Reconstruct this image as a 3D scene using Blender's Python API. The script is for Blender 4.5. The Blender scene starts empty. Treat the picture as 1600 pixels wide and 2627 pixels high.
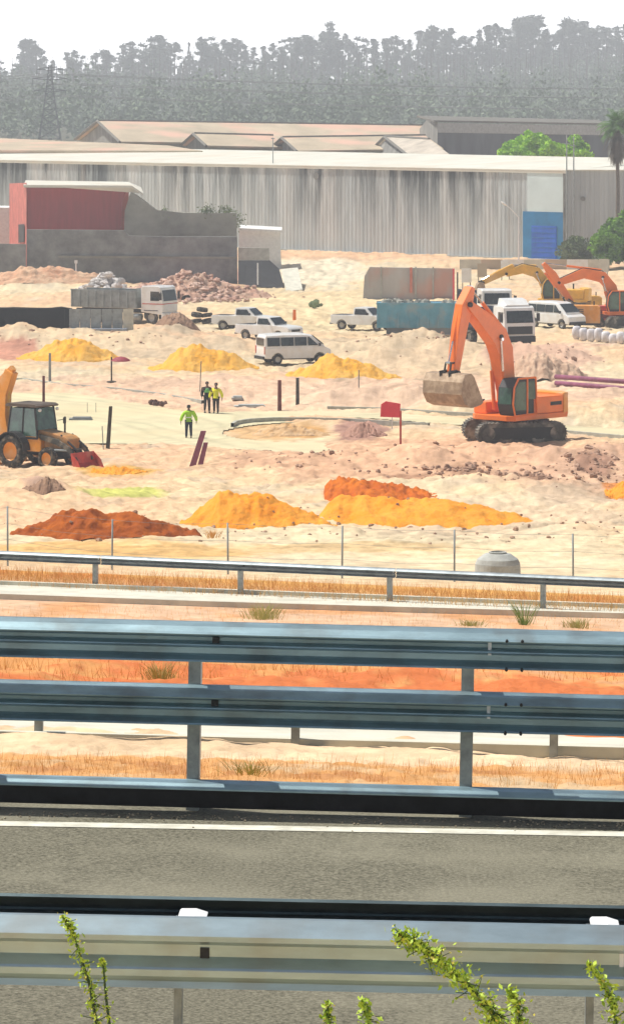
import bpy, bmesh, math, random
import numpy as np
from mathutils import Vector, Matrix, Euler
random.seed(7); rng = np.random.default_rng(7)
R = math.radians; PI = math.pi
scn = bpy.context.scene; col = scn.collection
# ---------------------------------------------------------------- camera, sky, sun, exposure
F, YH = 10000.0, 220.0                      # focal length and horizon row in photo pixels (1600 wide)
cam = bpy.data.cameras.new('camera'); camo = bpy.data.objects.new('camera', cam); col.objects.link(camo)
cam.sensor_fit = 'HORIZONTAL'; cam.sensor_width = 36; cam.lens = 36*F/1600
cam.shift_y = -(1313.5-YH)/1600; cam.clip_start = 0.5; cam.clip_end = 8000
camo.location = (0, 0, 0); camo.rotation_euler = (R(90), 0, 0)
scn.camera = camo
SUN_EL, SUN_AZ = R(61), R(-70)              # azimuth measured from +Y towards +X (negative = left)
w = bpy.data.worlds.new('World'); scn.world = w; w.use_nodes = True
nt = w.node_tree; bg = nt.nodes['Background']
sky = nt.nodes.new('ShaderNodeTexSky'); sky.sky_type = 'NISHITA'; sky.sun_disc = False
sky.sun_elevation = SUN_EL; sky.sun_rotation = SUN_AZ; sky.dust_density = 3.0; sky.air_density = 1.2
bg.inputs[1].default_value = 0.07
# pale heat haze low over the horizon all the way round, under the clear sky
g0 = nt.nodes.new('ShaderNodeTexCoord'); g1_ = nt.nodes.new('ShaderNodeSeparateXYZ'); nt.links.new(g0.outputs['Generated'], g1_.inputs[0])
g2_ = nt.nodes.new('ShaderNodeMapRange'); g2_.interpolation_type = 'SMOOTHSTEP'; nt.links.new(g1_.outputs[2], g2_.inputs[0])
g2_.inputs[1].default_value = .024; g2_.inputs[2].default_value = .045; g2_.inputs[3].default_value = 1; g2_.inputs[4].default_value = 0
g3_ = nt.nodes.new('ShaderNodeMix'); g3_.data_type = 'RGBA'; nt.links.new(g2_.outputs[0], g3_.inputs[0]); nt.links.new(sky.outputs[0], g3_.inputs[6]); g3_.inputs[7].default_value = (34, 34.2, 34.6, 1)
nt.links.new(g3_.outputs[2], bg.inputs[0])
sl = bpy.data.lights.new('sun', 'SUN'); sl.energy = 5.0; sl.angle = R(0.6); sl.color = (1, .955, .88)
so = bpy.data.objects.new('sun', sl); col.objects.link(so)
sd = Vector((math.sin(SUN_AZ)*math.cos(SUN_EL), math.cos(SUN_AZ)*math.cos(SUN_EL), math.sin(SUN_EL)))
so.rotation_euler = sd.to_track_quat('Z', 'Y').to_euler(); so.location = (0, 0, 200)
scn.view_settings.view_transform = 'Standard'; scn.view_settings.look = 'None'
scn.view_settings.exposure = 0.14; scn.view_settings.gamma = 1
scn.render.engine = 'CYCLES'
# ---------------------------------------------------------------- materials
def S(r, g, b):
    f = lambda c: (c/255/12.92) if c <= 10 else ((c/255+.055)/1.055)**2.4
    return (f(r), f(g), f(b), 1)
MATS = {}
def mat(name, c, rough=.7, metal=0., var=.12, scale=3., spec=.4, bump=0., bscale=20., c2=None, stretch=None, coat=0, vcol=False, dirt=None):
    """procedural surface: base colour mottled by two noises (or mixed with a second colour), optional bump"""
    if name in MATS: return MATS[name]
    m = bpy.data.materials.new(name); m.use_nodes = True; t = m.node_tree; N = t.nodes; L = t.links
    b = N['Principled BSDF']; b.inputs['Roughness'].default_value = rough; b.inputs['Metallic'].default_value = metal
    b.inputs['Specular IOR Level'].default_value = spec
    if coat: b.inputs['Coat Weight'].default_value = coat
    tc = N.new('ShaderNodeTexCoord'); mp = N.new('ShaderNodeMapping'); L.new(tc.outputs['Object'], mp.inputs[0])
    if stretch: mp.inputs['Scale'].default_value = stretch
    n1 = N.new('ShaderNodeTexNoise'); n1.inputs['Scale'].default_value = scale; n1.inputs['Detail'].default_value = 6; n1.inputs['Roughness'].default_value = .65
    L.new(mp.outputs[0], n1.inputs[0])
    cr = N.new('ShaderNodeValToRGB'); cr.color_ramp.elements[0].position = .32; cr.color_ramp.elements[1].position = .68
    k = c2 if c2 else tuple(max(0, v*(1-2.2*var)) for v in c[:3])+(1,)
    hi = c if c2 else tuple(min(.95, v*(1+var)) for v in c[:3])+(1,)
    cr.color_ramp.elements[0].color = k[:3]+(1,); cr.color_ramp.elements[1].color = hi[:3]+(1,)
    L.new(n1.outputs[0], cr.inputs[0]); out = cr.outputs[0]
    if vcol:
        a = N.new('ShaderNodeAttribute'); a.attribute_name = 'soil'
        mx = N.new('ShaderNodeMix'); mx.data_type = 'RGBA'; mx.blend_type = 'MULTIPLY'; mx.inputs[0].default_value = 1
        L.new(out, mx.inputs[6]); L.new(a.outputs[0], mx.inputs[7]); out = mx.outputs[2]
    if dirt:
        n2 = N.new('ShaderNodeTexNoise'); n2.inputs['Scale'].default_value = dirt[1]; n2.inputs['Detail'].default_value = 8
        L.new(tc.outputs['Object'], n2.inputs[0])
        c3 = N.new('ShaderNodeValToRGB'); c3.color_ramp.elements[0].position = .48; c3.color_ramp.elements[1].position = .66
        c3.color_ramp.elements[1].color = (dirt[2],)*3+(1,); c3.color_ramp.elements[0].color = (0, 0, 0, 1)
        L.new(n2.outputs[0], c3.inputs[0])
        mx = N.new('ShaderNodeMix'); mx.data_type = 'RGBA'; L.new(c3.outputs[0], mx.inputs[0]); L.new(out, mx.inputs[6]); mx.inputs[7].default_value = dirt[0]
        out = mx.outputs[2]
    L.new(out, b.inputs['Base Color'])
    if bump:
        n3 = N.new('ShaderNodeTexNoise'); n3.inputs['Scale'].default_value = bscale; n3.inputs['Detail'].default_value = 8
        L.new(tc.outputs['Object'], n3.inputs[0])
        bp = N.new('ShaderNodeBump'); bp.inputs['Strength'].default_value = 1; bp.inputs['Distance'].default_value = bump
        L.new(n3.outputs[0], bp.inputs['Height']); L.new(bp.outputs[0], b.inputs['Normal'])
    MATS[name] = m; return m
def A(*c): return tuple(c)+(1,)
DUST = A(.50, .40, .28)
M_soil = mat('soil', A(1, 1, 1), 1, c2=A(.80, .78, .74), scale=1.6, spec=.05, bump=.05, bscale=5, vcol=True)
M_grail = mat('galvanised_steel', A(.31, .44, .49), .42, .82, var=.14, scale=6, stretch=(.3, 1, 1), dirt=(A(.16, .15, .13), 4, .35))
M_grail_dull = mat('dull_galvanised_steel', A(.25, .29, .31), .5, .5, var=.15, scale=4)
M_shade_strip = mat('black_shade_strip', A(.012, .012, .014), .7, var=.4, scale=5)
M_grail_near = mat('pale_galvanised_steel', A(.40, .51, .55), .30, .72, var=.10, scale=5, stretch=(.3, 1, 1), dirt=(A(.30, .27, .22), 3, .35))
M_grail_back = mat('shaded_galvanised_steel', A(.10, .14, .15), .4, .6, var=.15, scale=4)  # darker copy of the rail steel, shade of the inner face in its colour
M_post = mat('post_steel', A(.33, .36, .36), .5, .6, var=.15, scale=9)
M_cap = mat('pale_spacer', A(.75, .76, .76), .5, 0, var=.05)
M_dark = mat('dark_bolt', A(.03, .03, .03), .6, .3)
M_orange = mat('orange_paint', A(.93, .19, .010), .42, var=.07, scale=1.5, coat=.2, dirt=(A(.70, .25, .08), 1.2, .25))
M_orange2 = mat('yellow_orange_paint', A(.80, .32, .03), .45, var=.1, scale=1.5, dirt=(DUST, 1.5, .5))
M_yel = mat('yellow_paint', A(.78, .42, .03), .45, var=.1, scale=1.5, dirt=(DUST, 1.2, .4))
M_white = mat('white_paint', A(.78, .78, .76), .3, var=.03, scale=2, coat=.4, dirt=(A(.55, .47, .36), 1.5, .3))
M_glass = mat('dark_glass', A(.015, .02, .02), .08, var=.1, spec=.6)
M_glassg = mat('green_tinted_glass', A(.05, .12, .09), .10, var=.3, spec=.6, scale=2)
M_tyre = mat('tyre_rubber', A(.025, .024, .022), .85, var=.3, scale=8, dirt=(DUST, 5, .35))
M_rim = mat('wheel_rim', A(.45, .44, .40), .5, .2, dirt=(DUST, 5, .5))
M_black = mat('black_plastic', A(.02, .02, .022), .6, var=.2)
M_track = mat('track_steel', A(.10, .095, .085), .7, .3, var=.3, scale=5, dirt=(A(.45, .40, .32), 1.6, .8))
M_bucket = mat('worn_bucket_steel', A(.42, .30, .19), .55, .3, c2=A(.24, .17, .11), scale=3, dirt=(DUST, 3, .6))
M_chrome = mat('piston_rod', A(.6, .6, .6), .2, .9)
M_greymetal = mat('grey_metal', A(.30, .33, .33), .6, .2, var=.15, scale=2)
M_conc = mat('concrete', A(.42, .43, .40), .9, var=.12, scale=2, bump=.01, bscale=15)
M_concp = mat('pale_concrete', A(.60, .58, .48), .9, var=.10, scale=1.2)
M_kerb = mat('kerb_concrete', A(.42, .42, .36), .9, var=.12, scale=2)
M_roof_w = mat('white_roof', A(.66, .65, .56), .6, var=.06, scale=.3, stretch=(1, .2, 1), dirt=(A(.6, .5, .38), .2, .5))
M_roof_t = mat('tan_roof', A(.56, .46, .33), .85, c2=A(.36, .30, .21), scale=.18, stretch=(1, .6, 1), dirt=(A(.66, .40, .30), .12, .8))
M_gable = mat('gable_board', A(.22, .22, .20), .9, c2=A(.12, .12, .11), scale=.8)
M_fascia = mat('dark_fascia', A(.16, .15, .13), .8)
M_wallA = mat('grey_block_wall', A(.23, .24, .24), .95, var=.2, scale=.6, bump=.02, bscale=3)
M_wallB = mat('light_block_wall', A(.28, .28, .24), .95, var=.15, scale=.5)
M_redwall = mat('red_cladding', A(.34, .055, .06), .8, c2=A(.26, .05, .05), scale=1.2, stretch=(3, 1, .3))
M_redlite = mat('sunlit_red_cladding', A(.50, .15, .12), .8, var=.15, scale=1)  # lighter red: sun on the left end wall is put into the colour
M_whitewall = mat('white_wall', A(.75, .75, .72), .9, var=.06)
M_blue = mat('blue_door_paint', A(.004, .11, .56), .6, var=.15, scale=.6)
M_teal = mat('teal_wall_paint', A(.005, .17, .38), .7, var=.15, scale=.4)
M_pale = mat('pale_cyan_cladding', A(.56, .66, .66), .7, var=.05, scale=.3)
M_tealskip = mat('teal_skip_paint', A(.14, .38, .50), .6, c2=A(.08, .27, .38), scale=.9, dirt=(A(.3, .33, .33), 1, .6))
M_purple = mat('purple_pipe', A(.26, .07, .13), .6, var=.2, scale=2)
M_brown = mat('weathered_timber', A(.14, .07, .05), .9, var=.3, scale=6)
M_dstake = mat('dark_timber', A(.07, .06, .045), .9, var=.3, scale=6)
M_pink = mat('pinkish_red_sign', A(.75, .05, .08), .5, var=.05)
M_red = mat('red_paint', A(.55, .05, .03), .5, var=.15, dirt=(DUST, 2, .3))
M_line = mat('white_line_paint', A(.66, .65, .55), .8, var=.12, scale=8, dirt=(A(.40, .38, .30), 6, .5))
M_skin = mat('brown_skin', A(.16, .08, .05), .6, var=.05)
M_lime = mat('lime_jacket', A(.36, .66, .02), .8, var=.1, scale=4)
M_yvest = mat('yellow_vest', A(.78, .74, .02), .8, var=.1, scale=4)
M_navy = mat('navy_trousers', A(.012, .02, .05), .9, var=.2)
M_blk = mat('black_cloth', A(.012, .014, .014), .9, var=.2)
M_refl = mat('reflective_tape', A(.75, .75, .72), .4, var=.03)
M_helm = mat('white_helmet', A(.8, .8, .8), .35, var=.02)
M_trunk = mat('bark', A(.16, .13, .10), .95, var=.2, scale=3)
M_leaf_far = mat('eucalyptus_leaf', A(.24, .26, .21), .9, c2=A(.15, .17, .14), scale=.2)
M_leaf_mass = mat('forest_leaf', A(.21, .27, .17), .9, c2=A(.12, .16, .11), scale=.02)
M_leaf_bright = mat('bright_green_leaf', A(.48, .78, .02), .7, c2=A(.16, .38, .015), scale=.6)
M_leaf_mid = mat('green_leaf', A(.22, .46, .02), .8, c2=A(.03, .08, .015), scale=.6)
M_leaf_dull = mat('dull_green_leaf', A(.20, .26, .12), .8, c2=A(.09, .12, .05), scale=1)
M_sprig = mat('lime_leaf', A(.56, .68, .06), .6, c2=A(.26, .42, .04), scale=25)
M_flower = mat('yellow_flower', A(.72, .62, .10), .6, var=.2, scale=20)
M_stem = mat('green_stem', A(.05, .09, .03), .7, var=.2, scale=20)
M_drygrass = mat('dry_grass', A(.76, .46, .14), .9, c2=A(.66, .32, .08), scale=1)
M_greengrass = mat('green_grass', A(.34, .40, .10), .9, c2=A(.52, .44, .16), scale=2)
M_frond = mat('palm_frond', A(.10, .22, .04), .7, var=.3, scale=1)
M_dead = mat('dead_frond', A(.14, .11, .08), .95, var=.3, scale=1)
M_wire = mat('wire', A(.20, .20, .19), .7)
M_pylon = mat('pylon_steel', A(.10, .11, .11), .8, .2)
M_rubble = mat('pinkish_rubble', A(.52, .34, .24), .95, c2=A(.26, .15, .10), scale=1.5)
M_rubblew = mat('white_rubble', A(.66, .64, .62), .95, c2=A(.42, .40, .38), scale=1.5)
M_bag = mat('white_bag', A(.72, .70, .72), .9, var=.12, scale=2)
M_tarp = mat('black_tarpaulin', A(.004, .003, .003), .8, spec=.1, var=.3, scale=1, bump=.03, bscale=2)
M_hoard = mat('stained_block_wall', A(.46, .44, .43), .9, c2=A(.34, .33, .32), scale=.5, stretch=(1, 1, .15), dirt=(A(.55, .25, .17), .25, .7))

def asphalt(name, c, grain):
    m = mat(name, c, .95, var=grain, scale=42, spec=.1, bump=.006, bscale=70, dirt=(tuple(v*1.45 for v in c[:3])+(1,), .9, .45)); return m
M_asph = asphalt('worn_asphalt', A(.185, .175, .13), .30)

def stained(name):
    m = bpy.data.materials.new(name); m.use_nodes = True; t = m.node_tree; N = t.nodes; L = t.links; b = N['Principled BSDF']
    b.inputs['Roughness'].default_value = .95; b.inputs['Specular IOR Level'].default_value = .1
    tc = N.new('ShaderNodeTexCoord')
    def noise(sc, s, det=6, ro=.6):
        mp = N.new('ShaderNodeMapping'); mp.inputs['Scale'].default_value = sc; L.new(tc.outputs['Object'], mp.inputs[0])
        n = N.new('ShaderNodeTexNoise'); n.inputs['Scale'].default_value = s; n.inputs['Detail'].default_value = det; n.inputs['Roughness'].default_value = ro
        L.new(mp.outputs[0], n.inputs[0]); return n.outputs[0]
    def ramp(i, p0, p1, c0, c1):
        r = N.new('ShaderNodeValToRGB'); r.color_ramp.elements[0].position = p0; r.color_ramp.elements[1].position = p1
        r.color_ramp.elements[0].color = c0; r.color_ramp.elements[1].color = c1; L.new(i, r.inputs[0]); return r.outputs[0]
    def mix(f, a, bb, mode='MIX'):
        mx = N.new('ShaderNodeMix'); mx.data_type = 'RGBA'; mx.blend_type = mode
        for s, v in ((0, f), (6, a), (7, bb)):
            if isinstance(v, (int, float)): mx.inputs[s].default_value = v
            elif isinstance(v, tuple): mx.inputs[s].default_value = v
            else: L.new(v, mx.inputs[s])
        return mx.outputs[2]
    base = ramp(noise((1, 1, .05), .22, 5), .35, .65, A(.44, .49, .50), A(.58, .59, .57))
    fine = ramp(noise((1, 1, .04), .55, 6, .75), .42, .66, A(1, 1, 1), A(.48, .51, .51))
    c = mix(.5, base, fine, 'MULTIPLY')
    # soot washed down from the eave: streak noise weighted by height
    sx = N.new('ShaderNodeSeparateXYZ'); L.new(tc.outputs['Object'], sx.inputs[0])
    hr = N.new('ShaderNodeMapRange'); L.new(sx.outputs[2], hr.inputs[0]); hr.inputs[1].default_value = 2; hr.inputs[2].default_value = 9.6; hr.inputs[3].default_value = .15; hr.inputs[4].default_value = 1
    st = ramp(noise((1, 1, .09), .38, 6, .72), .41, .57, A(0, 0, 0), A(1, 1, 1))
    big = ramp(noise((1, 1, .2), .09, 3), .33, .47, A(.15, .15, .15), A(1, 1, 1))
    f1 = mix(1., st, hr.outputs[0], 'MULTIPLY'); f2 = mix(1., f1, big, 'MULTIPLY')
    c = mix(f2, c, A(.04, .046, .046))
    rust = ramp(noise((1, 1, .06), .5, 5), .58, .75, A(0, 0, 0), A(.28, .28, .28))
    c = mix(rust, c, A(.50, .38, .27))
    L.new(c, b.inputs['Base Color']); return m
M_stain = stained('stained_corrugated_wall')
# ---------------------------------------------------------------- mesh helpers
def finish(o, label=None, cat=None, group=None, kind=None):
    if label: o['label'] = label
    if cat: o['category'] = cat
    if group: o['group'] = group
    if kind: o['kind'] = kind
    return o
class MB:
    def __init__(s): s.v = []; s.f = []
    def add(s, vs, fs, M=None):
        n = len(s.v); s.v += [tuple(M @ Vector(v)) if M is not None else tuple(v) for v in vs]
        s.f += [tuple(i+n for i in f) for f in fs]; return s
    def box(s, c, d, rot=None):
        M = Matrix.Translation(c)
        if rot: M = M @ Euler(rot).to_matrix().to_4x4()
        x, y, z = d[0]/2, d[1]/2, d[2]/2
        vs = [(i*x, j*y, k*z) for i in (-1, 1) for j in (-1, 1) for k in (-1, 1)]
        return s.add(vs, [(0, 1, 3, 2), (4, 6, 7, 5), (0, 4, 5, 1), (2, 3, 7, 6), (0, 2, 6, 4), (1, 5, 7, 3)], M)
    def prism(s, poly, ax, a, b, M=None, taper=None):
        """polygon extruded along axis ax from a to b; taper scales the b... end about (cx,cy)"""
        n = len(poly); vs = []
        for t in (a, b):
            for p, q in poly:
                vs.append({'x': (t, p, q), 'y': (p, t, q), 'z': (p, q, t)}[ax])
        fs = [tuple(range(n)), tuple(range(2*n-1, n-1, -1))]+[(i, (i+1) % n, n+(i+1) % n, n+i) for i in range(n)]
        return s.add(vs, fs, M)
    def cyl(s, p0, p1, r0, r1=None, n=12, caps=True):
        r1 = r0 if r1 is None else r1; p0 = Vector(p0); p1 = Vector(p1); d = (p1-p0)
        q = d.to_track_quat('Z', 'Y').to_matrix(); vs = []
        for p, r in ((p0, r0), (p1, r1)):
            for i in range(n):
                a = 2*PI*i/n; vs.append(tuple(p+q @ Vector((math.cos(a)*r, math.sin(a)*r, 0))))
        fs = [(i, (i+1) % n, n+(i+1) % n, n+i) for i in range(n)]
        if caps: fs += [tuple(range(n-1, -1, -1)), tuple(range(n, 2*n))]
        return s.add(vs, fs)
    def tube(s, pts, r, n=6):
        for i in range(len(pts)-1):
            ra = r[i] if isinstance(r, (list, tuple)) else r; rb = r[i+1] if isinstance(r, (list, tuple)) else r
            s.cyl(pts[i], pts[i+1], ra, rb, n)
        return s
    def ball(s, c, r, nu=10, nv=7, jit=0, rot=None):
        r = (r, r, r) if not isinstance(r, (tuple, list)) else r; vs = []; fs = []
        M = Euler(rot).to_matrix() if rot else Matrix.Identity(3)
        for j in range(nv+1):
            th = PI*j/nv
            for i in range(nu):
                a = 2*PI*i/nu; k = 1+random.uniform(-jit, jit)
                p = M @ Vector((r[0]*math.sin(th)*math.cos(a)*k, r[1]*math.sin(th)*math.sin(a)*k, r[2]*math.cos(th)*k))
                vs.append((c[0]+p.x, c[1]+p.y, c[2]+p.z))
        for j in range(nv):
            for i in range(nu):
                fs.append((j*nu+i, (j+1)*nu+i, (j+1)*nu+(i+1) % nu, j*nu+(i+1) % nu))
        return s.add(vs, fs)
    def beam(s, pts, hh, y0, y1):
        """box-section arm: centreline pts in x-z with half heights hh, between y0 and y1"""
        up = []; dn = []
        for i, (x, z) in enumerate(pts):
            a = pts[max(0, i-1)]; b = pts[min(len(pts)-1, i+1)]; t = Vector((b[0]-a[0], b[1]-a[1])).normalized(); n = Vector((-t.y, t.x))
            up.append((x+n.x*hh[i], z+n.y*hh[i])); dn.append((x-n.x*hh[i], z-n.y*hh[i]))
        return s.prism(up+dn[::-1], 'y', y0, y1)
    def lathe(s, prof, n=24, c=(0, 0, 0)):
        vs = []; fs = []
        for r, z in prof:
            for i in range(n): a = 2*PI*i/n; vs.append((c[0]+r*math.cos(a), c[1]+r*math.sin(a), c[2]+z))
        for j in range(len(prof)-1):
            for i in range(n): fs.append((j*n+i, j*n+(i+1) % n, (j+1)*n+(i+1) % n, (j+1)*n+i))
        return s.add(vs, fs)
    def build(s, name, m, parent=None, smooth=False, bevel=0, loc=None, rz=0, recalc=True):
        me = bpy.data.meshes.new(name); me.from_pydata(s.v, [], s.f)
        if recalc:
            bm = bmesh.new(); bm.from_mesh(me); bmesh.ops.recalc_face_normals(bm, faces=bm.faces); bm.to_mesh(me); bm.free()
        me.materials.append(m)
        if smooth: me.polygons.foreach_set('use_smooth', [True]*len(me.polygons))
        o = bpy.data.objects.new(name, me); col.objects.link(o)
        if parent is not None: o.parent = parent
        if loc is not None: o.location = loc
        o.rotation_euler.z = rz
        if bevel:
            b = o.modifiers.new('bevel', 'BEVEL'); b.width = bevel; b.segments = 2; b.limit_method = 'ANGLE'
        return o
def empty(name, loc, rz=0, label=None, cat=None, group=None):
    o = bpy.data.objects.new(name, None); col.objects.link(o); o.location = loc; o.rotation_euler.z = rz; o.empty_display_size = .3
    return finish(o, label, cat, group)
KIDS = {}
def copy_tree(o, parent=None):
    c = o.copy(); col.objects.link(c); c.parent = parent
    if parent is not None: c.matrix_parent_inverse = o.matrix_parent_inverse.copy()
    for ch in [x for x in list(bpy.data.objects) if x.parent == o]: copy_tree(ch, c)
    return c
def npmesh(name, V, Fq, m, parent=None, smooth=False, attr=None):
    me = bpy.data.meshes.new(name); V = np.asarray(V, dtype=np.float32); Fq = np.asarray(Fq, dtype=np.int32)
    me.vertices.add(len(V)); me.vertices.foreach_set('co', V.ravel())
    me.loops.add(Fq.size); me.loops.foreach_set('vertex_index', Fq.ravel())
    k = Fq.shape[1]; me.polygons.add(len(Fq)); me.polygons.foreach_set('loop_start', np.arange(0, Fq.size, k, dtype=np.int32))
    me.polygons.foreach_set('loop_total', np.full(len(Fq), k, dtype=np.int32)); me.update(); me.validate()
    if smooth: me.polygons.foreach_set('use_smooth', np.ones(len(Fq), dtype=bool))
    if attr is not None:
        a = me.attributes.new('soil', 'FLOAT_COLOR', 'POINT'); a.data.foreach_set('color', np.concatenate([attr, np.ones((len(V), 1))], 1).astype(np.float32).ravel())
    me.materials.append(m); o = bpy.data.objects.new(name, me); col.objects.link(o)
    if parent is not None: o.parent = parent
    return o
# ---------------------------------------------------------------- numpy noise
_T = np.random.default_rng(3).random((256, 256))
def vnoise(x, y):
    xi = np.floor(x).astype(int); yi = np.floor(y).astype(int); xf = x-xi; yf = y-yi
    xf = xf*xf*(3-2*xf); yf = yf*yf*(3-2*yf); g = lambda a, b: _T[a % 256, b % 256]
    return (g(xi, yi)*(1-xf)+g(xi+1, yi)*xf)*(1-yf)+(g(xi, yi+1)*(1-xf)+g(xi+1, yi+1)*xf)*yf
def fbm(x, y, o=5, g=.5):
    s = 0; a = 1; t = 0; x = np.asarray(x, float); y = np.asarray(y, float)
    for k in range(o): s = s+a*(vnoise(x*2**k+17*k, y*2**k+31*k)-.5); t += a; a *= g
    return s/t*2
def sm(a, b, x): t = np.clip((x-a)/(b-a), 0, 1); return t*t*(3-2*t)
# ---------------------------------------------------------------- terrain
PY = [-60, 8, 26.6, 28.5, 31, 60, 95, 100, 109, 112, 122, 145, 200, 212, 700, 1300, 1750, 2000, 2080, 2200]
PZ = [-4.75, -4.75, -4.75, -4.95, -5.25, -8.7, -13.1, -13.5, -13.9, -14.3, -15.4, -16.3, -18.4, -18.6, -18.6, -16, -7, 0, 1, -6]
def base(X, Y):
    k = np.interp(Y, [0, 26, 100, 125, 175], [.07, .07, .36, .3, 0]); t = Y+k*X
    z = np.interp(t, PY, PZ)
    g = 1-sm(35, 90, Y)
    z = z-.015*(X)*g
    z = z+sm(1300, 2000, Y)*X*.035
    return z
def ray(x, y):
    """point of the terrain under photo pixel x, y"""
    Ys = np.concatenate([np.arange(10, 120, .05), np.arange(120, 460, .1)])
    X = (x-800)*Ys/F; Z = (YH-y)*Ys/F; d = Z-base(X, Ys)
    i = int(np.argmax(d <= 0)); Y = float(Ys[i]); Xp = (x-800)*Y/F
    return Vector((Xp, Y, float(base(Xp, Y))))
MOUNDS = []
def mound(x, y, wx, wy, h, p=2.):
    c = ray(x, y); MOUNDS.append((c.x, c.y, wx, wy, h, p))
for a in [(60, 872, 4.5, 5, 1.15), (200, 880, 4, 5, 1.0), (340, 878, 4, 5, .95), (430, 868, 3, 4, 1.0), (520, 885, 3, 4, .7),
          (930, 905, 3.5, 5, .9), (1060, 905, 4, 6, 1.7), (1150, 920, 3, 5, 1.5), (1010, 930, 4, 4, 1.1), (1330, 935, 4, 5, 1.3), (1420, 930, 3, 4, 1.0), (1540, 915, 5, 6, .9),
          (870, 1035, 2.2, 2.6, .9), (960, 1035, 2.5, 2.6, 1.0), (1050, 1040, 2.5, 3, 1.0), (1130, 1050, 2, 3, .8), (600, 1010, 3.5, 3, .5), (1540, 1075, 3.5, 4, .9),
          (900, 1195, 4.5, 5, .55), (1080, 1190, 4, 6, .8), (1250, 1185, 4, 6, .8), (1450, 1200, 4, 6, .9), (1580, 1190, 4, 5, .8), (700, 1215, 3, 5, .35), (1200, 1260, 4, 4, .5), (1420, 1270, 3, 4, .5),
          (90, 1275, 1.4, 3, .8), (160, 1290, 2, 2.5, .4), (20, 1290, 2, 3, .6), (260, 760, 6, 8, .5), (100, 735, 7, 8, .8)]: mound(*a)
# the unmade site road: centreline through photo pixels, half width in metres
ROADPX = [[(-300, 1040), (0, 1095), (250, 1100), (450, 1110), (560, 1120), (700, 1150), (830, 1165)],
          [(450, 1090), (620, 1068), (800, 1062), (1000, 1070), (1250, 1088), (1450, 1102), (1800, 1122)]]
ROADW = [[14, 13.5, 11.5, 9.5, 7, 3.2, 1.5], [6, 3.0, 2.2, 2.2, 2.2, 2.2, 2.2]]
ROADS = []
for px, wd in zip(ROADPX, ROADW): ROADS.append(([ray(*p) for p in px], wd))
def roadmask(X, Y):
    m = np.zeros_like(X, dtype=float)-9
    for pts, wd in ROADS:
        for i in range(len(pts)-1):
            ax, ay = pts[i].x, pts[i].y; bx, by = pts[i+1].x, pts[i+1].y
            t = np.clip(((X-ax)*(bx-ax)+(Y-ay)*(by-ay))/((bx-ax)**2+(by-ay)**2), 0, 1)
            d = np.hypot(X-ax-t*(bx-ax), (Y-ay-t*(by-ay)))
            m = np.maximum(m, (wd[i]*(1-t)+wd[i+1]*t)-d)
    return m            # >0 inside, metres to the edge
RUTPX = [[(-100, 1240), (200, 1225), (560, 1195), (900, 1175), (1250, 1150), (1700, 1165)], [(300, 830), (560, 880), (720, 960), (900, 1000), (1250, 960), (1700, 1010)],
         [(560, 760), (760, 800), (900, 860), (1050, 830)], [(-100, 1130), (250, 1150), (500, 1130), (700, 1085), (1000, 1072), (1500, 1098)], [(100, 1060), (350, 1090), (620, 1160), (950, 1230), (1300, 1215), (1700, 1290)],
         [(-50, 1410), (400, 1400), (900, 1400), (1300, 1370), (1700, 1340)], [(1100, 1150), (1300, 1160), (1500, 1150), (1700, 1180)], [(700, 760), (830, 730), (860, 700), (840, 670)], [(-100, 1000), (300, 1040), (560, 1070), (620, 1120)]]
RUTS = [[ray(*p) for p in q] for q in RUTPX]
def ruts(X, Y):
    m = np.zeros_like(X, dtype=float); wob = .35*fbm(X*.15, Y*.15, 3)
    for pts in RUTS:
        dm = np.full_like(m, 99.)
        for i in range(len(pts)-1):
            for k in range(4):
                a = pts[i].lerp(pts[i+1], k/4); b = pts[i].lerp(pts[i+1], (k+1)/4)
                t = np.clip(((X-a.x)*(b.x-a.x)+(Y-a.y)*(b.y-a.y))/((b.x-a.x)**2+(b.y-a.y)**2), 0, 1)
                dm = np.minimum(dm, np.hypot(X-a.x-t*(b.x-a.x), Y-a.y-t*(b.y-a.y)))
        dm = dm+wob*3
        m = np.maximum(m, np.exp(-((dm-.95)/.24)**2)); m = np.maximum(m, .6*np.exp(-((dm-2.3)/.22)**2))
    return m
def height(X, Y, rut=True):
    X = np.asarray(X, float); Y = np.asarray(Y, float)
    z = base(X, Y); w = sm(118, 150, Y)*(1-sm(440, 520, Y))
    mz = np.zeros_like(z)
    for cx, cy, wx, wy, h, p in MOUNDS:
        r = ((X-cx)/wx)**2+((Y-cy)/wy)**2
        mz = np.maximum(mz, h*np.exp(-r*1.2))
    rm = sm(-.2, 1.2, roadmask(X, Y))
    rough = fbm(X*.35, Y*.25, 5)*.35+np.abs(fbm(X*1.3+5, Y*.9, 4))*.16
    mz = mz*.85*(1+.45*fbm(X*.9+3, Y*.6, 4))
    z = z+w*(1-rm)*(mz+rough*.75+fbm(X*2.6, Y*1.7, 4)*.13)+w*(1-rm)*.08-(w*(1-rm)*.07*ruts(X, Y) if rut else 0)
    s2 = sm(27, 33, Y)*(1-sm(100, 118, Y)); z = z+s2*(fbm(X*.8, Y*.6, 5)*.16+fbm(X*4, Y*3, 4)*.05)*(1-sm(90, 99, Y))
    v = sm(25.9, 26.6, Y)*(1-sm(29.3, 30, Y)); z = z+v*(fbm(X*9, Y*9, 4)*.035)
    hl = sm(750, 950, Y); z = z+hl*fbm(X*.006, Y*.006+9, 4)*7
    return z
def H(x, y): return float(height(np.array([x]), np.array([y]), False)[0])
def at(x, y, dz=0):
    p = ray(x, y); return Vector((p.x, p.y, H(p.x, p.y)+dz))
def P(x, y, Y): return Vector(((x-800)*Y/F, Y, (YH-y)*Y/F))
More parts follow.
